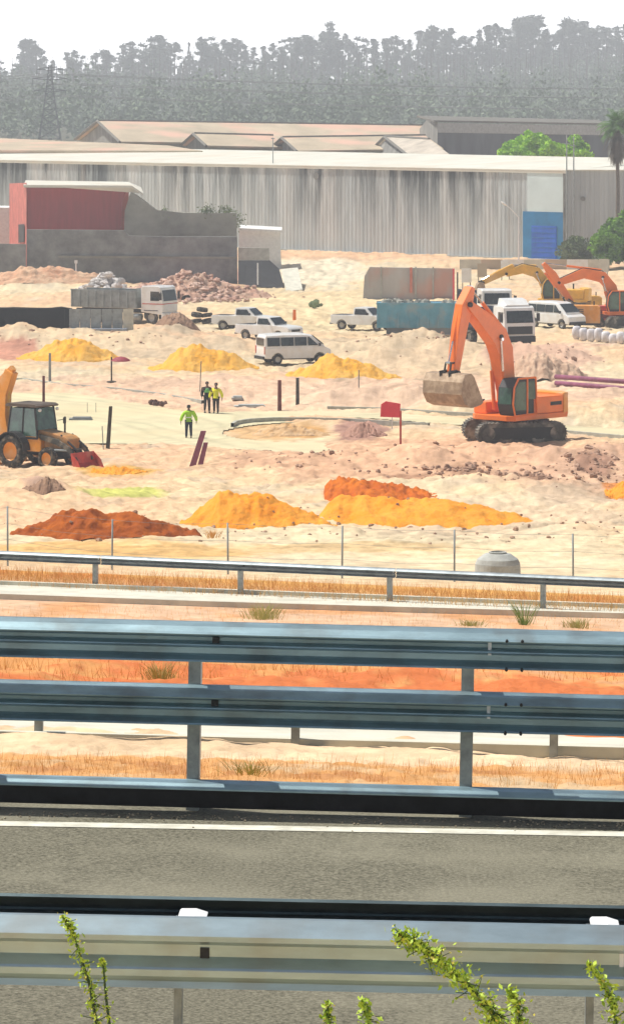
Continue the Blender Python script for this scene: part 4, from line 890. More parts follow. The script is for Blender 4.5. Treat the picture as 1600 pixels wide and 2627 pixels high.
def arch_profile(front, arches, r, z0):
    """lower edge from rear to front with half-round wheel cut-outs"""
    out = []
    for cx, cz in arches:
        for k in range(9): a = PI-PI*k/8; out.append((cx+math.cos(a)*r, max(z0, cz+math.sin(a)*r)))
    return out
def loft(mb, secs):
    """secs: list of (x, [(y, z)...]) cross-sections with equal counts"""
    n = len(secs[0][1]); vs = [(x, y, z) for x, p in secs for y, z in p]; fs = []
    for i in range(len(secs)-1):
        for k in range(n): fs.append((i*n+k, i*n+(k+1) % n, (i+1)*n+(k+1) % n, (i+1)*n+k))
    fs += [tuple(range(n-1, -1, -1)), tuple(range((len(secs)-1)*n, len(secs)*n))]; mb.add(vs, fs)
def quad3(mb, a, b, c, d, th=.012):
    a, b, c, d = map(Vector, (a, b, c, d)); n = (b-a).cross(d-a).normalized()*th; q = [a, b, c, d]
    mb.add([v for v in q]+[v+n for v in q], [(3, 2, 1, 0), (4, 5, 6, 7), (0, 1, 5, 4), (1, 2, 6, 5), (2, 3, 7, 6), (3, 0, 4, 7)])
def pickup(loc, yaw, label, group=None, canopy=False, double=False):
    t = empty('pickup_truck', loc, yaw, label, 'pickup truck', group); w2 = .86; L_ = 5.0
    ar = [(-1.55, .36), (1.50, .36)]
    pf = [(-2.5, .5)]+arch_profile(None, ar, .44, .42)+[(2.3, .40), (2.48, .55), (2.46, .95), (2.3, 1.08), (1.05, 1.17), (-2.5, 1.12)]
    mb = MB(); mb.prism(pf, 'y', -w2, w2); mb.build('body', M_white, t, bevel=.03)
    mb = MB(); cr = -1.15 if double else -.55
    sec = lambda x, hw, z0, z1: (x, [(-hw, z0), (hw, z0), (hw*.86, z1), (-hw*.86, z1)])
    loft(mb, [(x, [(-.82, 1.13), (.82, 1.13), (.72, z), (-.72, z)]) for x, z in ((cr, 1.66), (cr+.12, 1.74), (.35, 1.74), (.52, 1.70), (1.12, 1.16))]); cb = mb.build('cab', M_white, t, bevel=.02)
    gl = MB(); quad3(gl, (1.08, -.70, 1.22), (1.08, .70, 1.22), (.56, .62, 1.66), (.56, -.62, 1.66), .012); gl.v = [(v[0]+.03, v[1], v[2]+.02) for v in gl.v]; gl.build('windscreen', M_glass, cb)
    for s in (-1, 1):
        gl = MB(); y0, y1 = s*.822, s*.745; quad3(gl, (cr+.12, y0, 1.20), (.80, y0, 1.20), (.45, y1, 1.62), (cr+.15, y1, 1.62), .012*(-s)); gl.v = [(v[0], v[1]+s*.008, v[2]) for v in gl.v]; gl.build('side_window', M_glass, cb)
        mb = MB(); mb.box((.75, s*.97, 1.28), (.12, .16, .16)); mb.build('mirror', M_black, t)
        mb = MB(); mb.ball((2.44, s*.64, .82), (.06, .17, .10), 8, 6); mb.build('headlight', M_cap, t, smooth=True)
    gl = MB(); gl.box((cr-.012, 0, 1.42), (.02, 1.25, .34)); gl.build('rear_window', M_glass, cb)
    mb = MB(); mb.box(((-2.45+cr)/2, 0, 1.125), (cr+2.35, 1.5, .03)); mb.build('bed', M_black, t)
    mb = MB(); mb.box((2.50, 0, .50), (.12, 1.70, .22)); mb.build('front_bumper', M_black, t, bevel=.02); mb = MB(); mb.box((2.475, 0, .80), (.03, .95, .16)); mb.build('grille', M_black, t)
    mb = MB(); mb.box((-2.55, 0, .48), (.10, 1.6, .14)); mb.build('rear_bumper', M_greymetal, t)
    for x, z in ar:
        for s in (-1, 1): wheel(t, (x, s*.76, .36), .36, .24)
    return t
def minibus(loc, yaw, label):
    t = empty('minibus', loc, yaw, label, 'minibus'); w2 = .90; ar = [(-1.45, .34), (1.55, .34)]
    pf = [(-2.35, .42)]+arch_profile(None, ar, .42, .38)+[(2.25, .36), (2.38, .5), (2.34, .92), (1.85, 1.16), (-2.35, 1.10)]
    mb = MB(); mb.prism(pf, 'y', -w2, w2); mb.build('body', M_white, t, bevel=.04)
    mb = MB(); loft(mb, [(x, [(-.88, 1.09), (.88, 1.09), (.78, z-.10), (.62, z), (-.62, z), (-.78, z-.10)]) for x, z in ((-2.34, 1.80), (-2.22, 1.98), (-1, 2.03), (.6, 2.01), (1.0, 1.93), (1.95, 1.20))]); up = mb.build('upper_body', M_white, t)
    gl = MB(); quad3(gl, (1.86, -.76, 1.25), (1.86, .76, 1.25), (1.10, .66, 1.84), (1.10, -.66, 1.84), .01); gl.v = [(v[0]+.03, v[1], v[2]+.03) for v in gl.v]; gl.build('windscreen', M_glass, up)
    for s in (-1, 1):
        for x0, x1, sl2 in ((-2.18, -1.28, 0), (-1.22, -.30, 0), (-.24, .62, 0), (.70, 1.45, .62)):
            gl = MB(); yy0, yy1 = s*.878, s*.805; xt = x1-(sl2 if sl2 else 0); quad3(gl, (x0, yy0, 1.22), (x1, yy0, 1.22), (xt, yy1, 1.78), (x0, yy1, 1.78), -s*.012); gl.v = [(v[0], v[1]+s*.006, v[2]) for v in gl.v]; gl.build('side_window', M_glass, up)
        mb = MB(); mb.box((1.5, s*1.0, 1.28), (.10, .16, .2)); mb.build('mirror', M_black, t)
        mb = MB(); mb.ball((2.30, s*.66, .80), (.07, .2, .10), 8, 6); mb.build('headlight', M_cap, t, smooth=True)
        mb = MB(); mb.box((-2.36, s*.80, .95), (.03, .13, .5)); mb.build('tail_light', M_red, t)
    gl = MB(); gl.box((-2.345, 0, 1.50), (.05, 1.30, .48)); gl.build('rear_window', M_glass, up)
    mb = MB(); mb.box((-2.42, 0, .45), (.12, 1.66, .20)); mb.build('rear_bumper', M_black, t, bevel=.02); mb = MB(); mb.box((2.38, 0, .44), (.12, 1.66, .22)); mb.build('front_bumper', M_black, t, bevel=.02)
    mb = MB(); mb.box((-.0, 0, .36), (3.9, 1.55, .10)); mb.build('sill', M_black, t)
    for x, z in ar:
        for s in (-1, 1): wheel(t, (x, s*.80, .34), .34, .22)
    return t
def truck(loc, yaw, label, body='grey', bodylen=5.2, stripe=None, deflector=False):
    t = empty('tipper_truck', loc, yaw, label, 'truck'); xc = 3.0
    mb = MB(); pf = [(xc-.95, .95), (xc+.85, .75), (xc+1.0, 1.0), (xc+1.0, 1.75), (xc+.80, 2.85), (xc+.60, 2.98), (xc-.85, 2.98), (xc-.95, 2.8)]
    mb.prism(pf, 'y', -1.18, 1.18); cb = mb.build('cab', M_white, t, bevel=.05)
    gl = MB(); quad3(gl, (xc+1.0, -1.02, 1.82), (xc+1.0, 1.02, 1.82), (xc+.83, .98, 2.66), (xc+.83, -.98, 2.66), .012); gl.v = [(v[0]+.012, v[1], v[2]) for v in gl.v]; gl.build('windscreen', M_glass, cb)
    for s in (-1, 1):
        gl = MB(); gl.box((xc+.30, s*1.186, 2.20), (.78, .02, .72)); gl.build('side_window', M_glass, cb)
        mb = MB(); mb.box((xc+.95, s*1.42, 2.2), (.10, .22, .55)); mb.cyl((xc+.9, s*1.18, 2.55), (xc+.95, s*1.42, 2.5), .02, n=6); mb.build('mirror', M_black, t)
        mb = MB(); mb.box((xc+1.04, s*.88, .78), (.05, .34, .18)); mb.build('headlight', M_cap, t, bevel=.01)
        mb = MB(); mb.cyl((1.2, s*1.0, .55), (2.0, s*1.0, .55), .28, n=14); mb.build('tank', M_greymetal, t, smooth=True)
    mb = MB(); mb.box((xc+1.015, 0, 1.30), (.03, 1.9, .55)); mb.build('grille', M_black if body != 'grey' else M_cap, cb)
    mb = MB(); mb.box((xc+.98, 0, .68), (.20, 2.36, .42)); mb.build('bumper', M_white if body == 'grey' else M_black, t, bevel=.03)
    if stripe: mb = MB(); mb.box((xc+.1, 0, 1.60), (1.86, 2.375, .07)); mb.build('stripe', M_red, cb)
    if deflector: mb = MB(); loft(mb, [(xc-.6, [(-1, 2.99), (1, 2.99), (.9, 3.5), (-.9, 3.5)]), (xc+.1, [(-1, 2.99), (1, 2.99), (.9, 3.38), (-.9, 3.38)]), (xc+.62, [(-.95, 2.99), (.95, 2.99), (.85, 3.05), (-.85, 3.05)])]); mb.build('roof_deflector', M_white, cb)
    mb = MB(); mb.box((-.6, .42, .95), (7.3, .10, .26)); mb.box((-.6, -.42, .95), (7.3, .10, .26)); mb.box((-4.1, 0, .8), (.1, 2.2, .25)); mb.build('chassis', M_black, t)
    bm_ = M_greymetal if body == 'grey' else M_navytip
    x0, x1 = -4.3, -4.3+bodylen+.6; z0, z1 = 1.25, 2.55; mb = MB(); hw = 1.2
    mb.box(((x0+x1)/2, 0, z0), (x1-x0, 2*hw, .1)); mb.box((x1-.03, 0, (z0+z1)/2+.1), (.07, 2*hw, z1-z0+.25)); mb.box((x0+.03, 0, (z0+z1)/2), (.07, 2*hw, z1-z0-.1))
    for s in (-1, 1):
        mb.box(((x0+x1)/2, s*hw, (z0+z1)/2), (x1-x0, .06, z1-z0)); mb.box(((x0+x1)/2, s*(hw+.03), z1), (x1-x0, .12, .10))
        for k in range(9): mb.box((x0+.1+(x1-x0-.2)*k/8, s*(hw+.06), (z0+z1)/2), (.09, .10, z1-z0))
    mb.build('tipper_body', bm_, t)
    for x in (xc-.05, -2.0, -3.35):
        for s in (-1, 1): wheel(t, (x, s*1.0, .52), .52, .30 if x > 0 else .5)
    for s in (-1, 1): mb = MB(); mb.box((xc-.05, s*1.06, 1.08), (1.25, .26, .06)); mb.build('mudguard', M_black, t)
    return t
M_navytip = mat('navy_tipper', A(.015, .03, .07), .5, var=.2)
# vehicles, feet on the ground under the given photo pixel
def gp(x, y): return at(x, y)
p = gp(408, 832); truck(p-Vector((3.0*math.cos(R(-28)), 3.0*math.sin(R(-28)), 0)), R(-28), 'white-cabbed tipper truck with a grey ribbed body and a thin red stripe, at the left', 'grey', 5.4, stripe=True)
p = gp(1318, 900); truck(p-Vector((3.0*math.cos(R(-68)), 3.0*math.sin(R(-68)), 0)), R(-68), 'white truck with a black grille and navy body behind the orange excavator boom', 'navy', 5.4, deflector=True)
pickup(gp(630, 845), R(-24), 'rear white pickup truck of the two parked nose to tail left of the minibus')
pickup(gp(690, 876), R(-38), 'front white pickup truck, half hidden behind the minibus roof')
pickup(gp(935, 848), R(-30), 'white pickup truck parked left of the teal skip')
minibus(gp(752, 938), R(22), 'white minibus with dark side windows behind the yellow sand heaps')
p = gp(1425, 846)
def van(loc, yaw, label):
    t = minibus(loc, yaw, label); t.name = 'van'; t['category'] = 'van'; return t
van(p, R(-50), 'silvery white van beside the white truck with the black grille')
# ---------------------------------------------------------------- excavators
def capsule(cx, L_, r, z, n=10):
    pts = []
    for k in range(n+1): a = -PI/2+PI*k/n; pts.append((cx+L_/2+math.cos(a)*r, z+math.sin(a)*r))
    for k in range(n+1): a = PI/2+PI*k/n; pts.append((cx-L_/2+math.cos(a)*r, z+math.sin(a)*r))
    return pts
def excavator(loc, yaw, tyaw, label, m, boom, bhh, stick, shh, bucket, sc=1., group=None, bw=1.2, mc=None, buck_m=M_bucket, cw=M_orange2, flat=0):
    """forward is local +x; boom/stick are centrelines in the x-z plane, bucket = (pivot x, z, opening angle, size)"""
    t = empty('excavator', loc, yaw, label, 'excavator', group); t.scale = (sc, sc, sc)
    for s in (-1, 1):
        f = empty('track', (0, 0, 0), tyaw-yaw); f.parent = t; y = s*1.18
        mb = MB(); outer = capsule(0, 3.1, .46, .47, 12); mb.prism(outer, 'y', y-.28, y+.28)
        for i in range(len(outer)):
            a = outer[i]; b = outer[(i+1) % len(outer)]; d = math.hypot(b[0]-a[0], b[1]-a[1]); n = max(1, int(d/.17))
            for k in range(n):
                x = a[0]+(b[0]-a[0])*(k+.5)/n; z = a[1]+(b[1]-a[1])*(k+.5)/n; an = math.atan2(b[1]-a[1], b[0]-a[0]); mb.box((x, y, z), (.05, .58, .09), (0, -an, 0))
        mb.build('track_shoes', M_track, f)
        mb = MB(); mb.prism(capsule(0, 2.9, .26, .47, 8), 'y', y-.30, y+.30); mb.build('track_frame', M_black, f)
        for x in (-1.55, 1.55): mb = MB(); mb.cyl((x, y-.33, .47), (x, y+.33, .47), .30, n=16); mb.build('sprocket', M_track, f)
        for x in (-1, -.5, 0, .5, 1): mb = MB(); mb.cyl((x, y-.32, .16), (x, y+.32, .16), .11, n=10); mb.build('roller', M_track, f)
    mb = MB(); mb.box((0, 0, .62), (1.9, 2.0, .35)); mb.cyl((0, 0, .75), (0, 0, 1.02), .62, n=20); mb.build('undercarriage', M_black, t, rz=tyaw-yaw)
    mb = MB(); mb.prism([(-2.2, -1.25), (1.35, -1.25), (1.6, -.9), (1.6, .95), (1.35, 1.25), (-2.2, 1.25)], 'z', 1.03, 1.26); mb.build('deck', m, t, bevel=.02)
    mb = MB(); mb.prism([(-.2, -1.24), (-1.9, -1.24), (-1.9, 1.24), (.15, 1.24), (.15, .35), (-.2, .35)], 'z', 1.27, 2.02); mb.build('engine_cover', mc or m, t, bevel=.05)
    mb = MB(); mb.prism([(.2, -1.24), (1.3, -1.24), (1.3, -.5), (.2, -.5)], 'z', 1.27, 1.78); mb.build('tool_box', m, t, bevel=.04)
    cwp = [(-1.92, -1.27), (-2.3, -1.2), (-2.62, -.7), (-2.7, 0), (-2.62, .7), (-2.3, 1.2), (-1.92, 1.27)]; mb = MB(); mb.prism(cwp, 'z', 1.12, 2.12); mb.build('counterweight', cw, t, bevel=.06)
    mb = MB(); mb.cyl((-1.3, -.5, 2.02), (-1.3, -.5, 2.45), .07, n=8); mb.build('exhaust', M_black, t)
    # cab on the left-hand side of the boom (local +y)
    mb = MB(); cabp = [(.0, 1.27), (1.35, 1.27), (1.5, 1.75), (1.42, 2.5), (1.15, 2.88), (.05, 2.88), (-.1, 2.7)]; mb.prism(cabp, 'y', .32, 1.24); cb = mb.build('cab', M_black, t, bevel=.04)
    for yy in (1.248, .312):
        s = 1 if yy > 1 else -1; g_ = MB(); g_.prism([(.62, 1.5), (1.32, 1.5), (1.42, 1.8), (1.34, 2.45), (1.1, 2.74), (.62, 2.74)], 'y', yy, yy+.012*s); g_.build('door_window', M_glassg, cb)
        g_ = MB(); g_.prism([(-.02, 1.95), (.52, 1.95), (.52, 2.74), (.05, 2.74)], 'y', yy, yy+.012*s); g_.build('side_window', M_glassg, cb)
    g_ = MB(); quad3(g_, (1.50, .42, 1.78), (1.50, 1.14, 1.78), (1.42, 1.14, 2.48), (1.42, .42, 2.48), .012); g_.v = [(v[0]+.012, v[1], v[2]) for v in g_.v]; g_.build('windscreen', M_glassg, cb)
    mb = MB()
    for p0, p1 in (((1.38, 1.27, 1.27), (1.52, 1.27, 1.76)), ((1.52, 1.27, 1.76), (1.44, 1.27, 2.5)), ((1.44, 1.27, 2.5), (1.16, 1.27, 2.9)), ((1.16, 1.27, 2.9), (.02, 1.27, 2.9)), ((.57, 1.27, 1.3), (.57, 1.27, 2.9)), ((0, 1.27, 2.9), (-.08, 1.27, 1.3)), ((-.08, 1.27, 1.3), (1.38, 1.27, 1.27))): mb.cyl(p0, p1, .045, n=6)
    mb.build('cab_frame', m, cb)
    # boom and stick: twin-plate box sections
    mb = MB(); mb.beam(boom, bhh, -.30, .30); mb.build('boom', m, t, bevel=.03)
    mb = MB(); mb.beam(stick, shh, -.23, .23); mb.build('stick', m, t, bevel=.03)
    bj = boom[-1]
    for p_ in (boom[0], bj, stick[-1], boom[len(boom)//2]): mb = MB(); mb.cyl((p_[0], -.36, p_[1]), (p_[0], .36, p_[1]), .11, n=12); mb.build('pivot_pin', M_dark, t)
    def ram(nm, a, b, y, f=.55, r=.09):
        a = Vector((a[0], y, a[1])); b = Vector((b[0], y, b[1])); c = a.lerp(b, f); k = MB(); k.cyl(a, c, r, n=12); o = k.build(nm, m, t); k = MB(); k.cyl(c, b, r*.55, n=10); k.cyl(b-Vector((0, .12, 0)), b+Vector((0, .12, 0)), r*.9, n=10); k.build('piston_rod', M_chrome, o); return o
    bm_ = boom[len(boom)//2]
    for s in (-1, 1): ram('boom_cylinder', (boom[0][0]+.55, boom[0][1]-.25), (bm_[0]+.05, bm_[1]-.1), s*.33)
    q = boom[max(1, len(boom)-3)]; up = Vector((-(bj[1]-q[1]), bj[0]-q[0])).normalized()*.55
    ram('stick_cylinder', (q[0]+up.x, q[1]+up.y), stick[0], 0, .6, .09)
    bx, bz, ba, bs = bucket; s1 = stick[-2] if len(stick) > 2 else stick[0]
    # bucket link
    lx, lz = bx+.35*math.cos(ba+PI*.5)*bs, bz+.35*math.sin(ba+PI*.5)*bs
    ram('bucket_cylinder', (stick[0][0]*.75+stick[-1][0]*.25+.42, stick[0][1]*.75+stick[-1][1]*.25), (stick[0][0]*.12+stick[-1][0]*.88+.42, stick[0][1]*.12+stick[-1][1]*.88), 0, .6, .07)
    mb = MB(); e = (stick[0][0]*.12+stick[-1][0]*.88, stick[0][1]*.12+stick[-1][1]*.88)
    for s in (-1, 1):
        mb.cyl((e[0], s*.16, e[1]), (e[0]+.42, s*.16, e[1]), .045, n=6); mb.cyl((e[0]+.42, s*.16, e[1]), (bx+.40*bs, s*.16, bz-.1), .045, n=6)
    mb.build('bucket_link', M_dark, t)
    prof = [(.05, .12), (.42, .12), (.62, -.15), (.70, -.62), (.52, -1.02), (.12, -1.22), (-.36, -1.18), (-.52, -1.10)]; inner = [(-.50, -1.05), (-.34, -1.11), (.10, -1.14), (.46, -.97), (.63, -.60), (.55, -.14), (.38, .06), (.05, .06)]
    ca, sa = math.cos(ba), math.sin(ba); tr = lambda p_: (bx+(p_[0]*ca-p_[1]*sa)*bs, bz+(p_[0]*sa+p_[1]*ca)*bs)
    mb = MB(); mb.prism([tr(p_) for p_ in prof+inner], 'y', -bw, bw)
    side = [tr(p_) for p_ in prof+[(-.45, -.9), (-.1, -.05)]]
    for s in (-1, 1): mb.prism(side, 'y', s*bw-.02+(.02 if s > 0 else -.02)*1.2, s*bw+.02+(.02 if s > 0 else -.02)*1.2)
    k = 7
    bk = mb.build('bucket', buck_m, t)
    mb = MB()
    for j in range(k): y = -bw+.12+(2*bw-.24)*j/(k-1); a_ = tr((-.48, -1.10)); b_ = tr((-.74, -1.02)); mb.beam([a_, b_], [.05, .015], y-.05, y+.05)
    mb.build('tooth', M_dark, bk)
    mb = MB(); 
    for s in (-1, 1): mb.prism([tr(p_) for p_ in ((-.12, -.14), (.5, -.14), (.5, .24), (.02, .22))], 'y', s*.26-.03, s*.26+.03)
    mb.build('bucket_ear', M_dark, bk)
    # hoses
    mb = MB()
    for yy in (-.1, .0, .1):
        pts = [(p_[0]-.02, yy, p_[1]+h_+.05) for p_, h_ in zip(boom[1:], bhh[1:])]; mb.tube(pts, .025, 5)
    mb.build('hose', M_black, t); return t
p = gp(1318, 1138)
YAW1 = math.atan2(-math.cos(R(44)), -math.sin(R(44)))
excavator(p, YAW1, R(-168), 'orange excavator with raised boom and wide bucket held clear of the pale road', M_orange,
          [(.40, 1.7), (.66, 2.9), (.88, 4.05), (1.22, 4.7), (2.2, 5.48), (3.25, 6.2)], [.28, .38, .50, .50, .38, .20],
          [(2.95, 6.95), (3.35, 6.1), (3.62, 5.2), (4.05, 3.25)], [.12, .34, .29, .17], (4.05, 3.15, R(-6), 1.12), bw=1.10, sc=1.16)
# tail emblem block and lettering-like mark are unreadable: a darker decal bar on the counterweight
t0 = [o for o in bpy.data.objects if o.name.startswith('excavator')][0]
mb = MB(); mb.box((-1.4, 1.252, 1.68), (.75, .012, .16)); mb.build('side_decal', M_dark, t0)
# far orange excavator at the right edge, facing left
p = Vector(((1600-800)*300/F, 300, -18.6))
excavator(p, R(186), R(200), 'far orange excavator with a long arched boom at the right edge, facing left', M_orange,
          [(.5, 1.8), (1.0, 3.1), (1.7, 3.9), (3.2, 4.2), (5.1, 3.5)], [.3, .40, .44, .38, .24],
          [(6.3, 5.0), (5.6, 4.1), (5.05, 3.3), (4.1, 2.0)], [.14, .34, .3, .2], (4.1, 1.9, R(30), .85), bw=.6, sc=1.0)
p = Vector(((1432-800)*318/F, 318, -18.6))
excavator(p, R(184), R(195), 'yellow excavator with its arm folded over the truck roofs, behind the white truck', M_yel,
          [(.5, 1.8), (1.1, 2.6), (1.8, 3.4), (3.0, 3.7), (4.3, 3.3)], [.3, .40, .44, .38, .24],
          [(3.7, 4.0), (4.4, 3.5), (5.2, 3.1), (6.2, 2.6)], [.14, .3, .26, .18], (6.2, 2.5, R(10), .75), bw=.6, cw=M_yel)
# ---------------------------------------------------------------- backhoe loader
def backhoe(loc, yaw):
    t = empty('backhoe_loader', loc, yaw, 'dusty orange backhoe loader with a green-tinted cab and red front bucket at the left edge', 'backhoe loader')
    for s in (-1, 1):
        wheel(t, (-.75, s*.95, .74), .74, .45, M_orange2, lug=22); wheel(t, (1.35, s*.92, .50), .50, .32, M_orange2, lug=18)
        mb = MB(); pts = [(-.75+math.cos(PI*k/8)*.88, .80+math.sin(PI*k/8)*.86) for k in range(9)]; pin = [(-.75+math.cos(PI*k/8)*.83, .80+math.sin(PI*k/8)*.81) for k in range(9)][::-1]; mb.prism(pts+pin, 'y', s*.95-.24, s*.95+.24); mb.build('mudguard', M_black, t)
    mb = MB(); mb.box((.2, 0, .75), (3.2, .8, .35)); mb.cyl((1.35, -.95, .5), (1.35, .95, .5), .10, n=8); mb.cyl((-.75, -.95, .74), (-.75, .95, .74), .14, n=8); mb.build('chassis', M_black, t)
    mb = MB(); mb.prism([(.35, .92), (2.1, .92), (2.15, 1.38), (1.9, 1.52), (.35, 1.78)], 'y', -.45, .45); mb.build('bonnet', mat('dusty_green_orange', A(.60, .26, .06), .6, c2=A(.20, .15, .08), scale=2), t, bevel=.05)
    mb = MB(); mb.prism([(-1.3, .75), (.75, .75), (.75, 1.25), (.45, 1.5), (-1.3, 1.5)], 'y', -.70, .70); mb.build('side_panel', M_orange2, t, bevel=.03)
    # cab: posts, roof, panes
    cb = empty('cab', (0, 0, 0)); cb.parent = t; mb = MB(); hw = .72
    for x0, x1 in ((-1.25, -1.05), (-.35, -.3), (.55, .35)):
        for s in (-1, 1): mb.cyl((x0, s*hw, 1.35), (x1, s*(hw-.06), 2.78), .05, n=6)
    mb.box((-.35, 0, 1.36), (1.8, 1.44, .1)); mb.build('cab_frame', M_black, cb)
    mb = MB(); mb.prism([(-1.3, 2.78), (.55, 2.78), (.6, 2.86), (.4, 2.93), (-1.2, 2.93), (-1.35, 2.86)], 'y', -.78, .78); mb.build('roof', mat('dark_roof', A(.10, .07, .05), .6), cb, bevel=.02)
    for s in (-1, 1):
        for xa, xb_, ta, tb in ((-1.2, -.38, -1.03, -.34), (-.30, .50, -.26, .32)): g_ = MB(); quad3(g_, (xa, s*hw, 1.45), (xb_, s*hw, 1.45), (tb, s*(hw-.06), 2.72), (ta, s*(hw-.06), 2.72), .01); g_.build('side_window', M_glassg, cb)
    g_ = MB(); quad3(g_, (.54, -.66, 1.75), (.54, .66, 1.75), (.36, .6, 2.72), (.36, -.6, 2.72), .01); g_.build('windscreen', M_glassg, cb); g_ = MB(); quad3(g_, (-1.24, -.66, 1.6), (-1.24, .66, 1.6), (-1.07, .6, 2.72), (-1.07, -.6, 2.72), .01); g_.build('rear_window', M_glassg, cb)
    mb = MB(); mb.box((-.5, 0, 1.65), (.45, .5, .12)); mb.box((-.72, 0, 1.95), (.12, .5, .6)); mb.build('seat', M_black, cb); mb = MB(); mb.tube([(.1, 0, 1.45), (0, 0, 1.9)], .03); mb.lathe([(.18, 0), (.2, .02), (.18, .04)], 14, (0, 0, 1.92)); mb.build('steering_wheel', M_black, cb)
    for s in (-1, 1): mb = MB(); mb.ball((.62, s*.62, 2.66), (.07, .10, .08), 8, 6); mb.build('work_light', M_cap, t, smooth=True); mb = MB(); mb.cyl((.5, s*.78, 2.1), (.75, s*.98, 2.15), .018, n=5); mb.box((.75, s*1.0, 2.1), (.04, .18, .28)); mb.build('mirror', M_black, t)
    mb = MB(); mb.cyl((1.35, .3, 1.6), (1.35, .3, 2.35), .045, n=8); mb.build('exhaust', M_black, t)
    for s in (-1, 1):
        mb = MB(); mb.beam([(.55, 1.45), (1.6, 1.25), (2.3, .95), (2.75, .42)], [.11, .13, .12, .09], s*.56-.05, s*.56+.05); mb.build('loader_arm', mat('dark_loader_arm', A(.06, .06, .05), .6, dirt=(DUST, 3, .4)), t, bevel=.01)
        mb = MB(); mb.cyl((1.1, s*.56, .85), (2.2, s*.56, .9), .06, n=8); mb.build('lift_cylinder', M_greymetal, t)
        mb = MB(); mb.cyl((1.7, s*.4, 1.55), (2.6, s*.4, .95), .05, n=8); mb.build('tilt_cylinder', M_black, t)
    mb = MB(); o_ = [(2.62, .80), (2.70, .30), (2.85, .12), (3.25, .06)]; i_ = [(3.25, .10), (2.88, .17), (2.75, .33), (2.68, .80)]; mb.prism(o_+i_, 'y', -.80, .80)
    for s in (-1, 1): mb.prism([(2.62, .80), (2.70, .28), (2.85, .10), (3.25, .05), (3.05, .45)], 'y', s*.81-.02, s*.81+.02)
    mb.build('loader_bucket', M_red, t)
    # rear digging arm folded up
    mb = MB(); mb.box((-1.55, 0, .85), (.35, 1.9, .5)); mb.build('rear_frame', M_black, t)
    mb = MB(); mb.beam([(-1.75, .95), (-2.15, 2.2), (-2.1, 3.3), (-1.6, 4.35)], [.20, .34, .32, .24], -.22, .22); mb.build('boom', M_orange2, t, bevel=.02)
    mb = MB(); mb.beam([(-1.5, 4.5), (-2.1, 3.9), (-2.6, 2.7), (-2.8, 1.6)], [.14, .22, .2, .14], -.12, .12); mb.build('dipper', M_orange2, t, bevel=.02)
    mb = MB(); mb.cyl((-1.95, 0, 1.7), (-1.75, 0, 3.7), .08, n=8); mb.build('boom_cylinder', M_yel, t)
    mb = MB(); mb.prism([(-2.8, 1.65), (-2.4, 1.5), (-2.25, 1.1), (-2.45, .75), (-2.85, .65), (-2.75, .8), (-2.5, .9), (-2.4, 1.15), (-2.6, 1.4)], 'y', -.32, .32); mb.build('rear_bucket', M_dark, t)
    for s in (-1, 1): mb = MB(); mb.box((-1.6, s*.95, .75), (.14, .14, 1.2)); mb.box((-1.6, s*1.0, .12), (.35, .45, .08)); mb.build('stabiliser_leg', M_orange2, t)
    return t
p = gp(98, 1200); p.z = H(p.x, p.y); backhoe(p, R(-36))
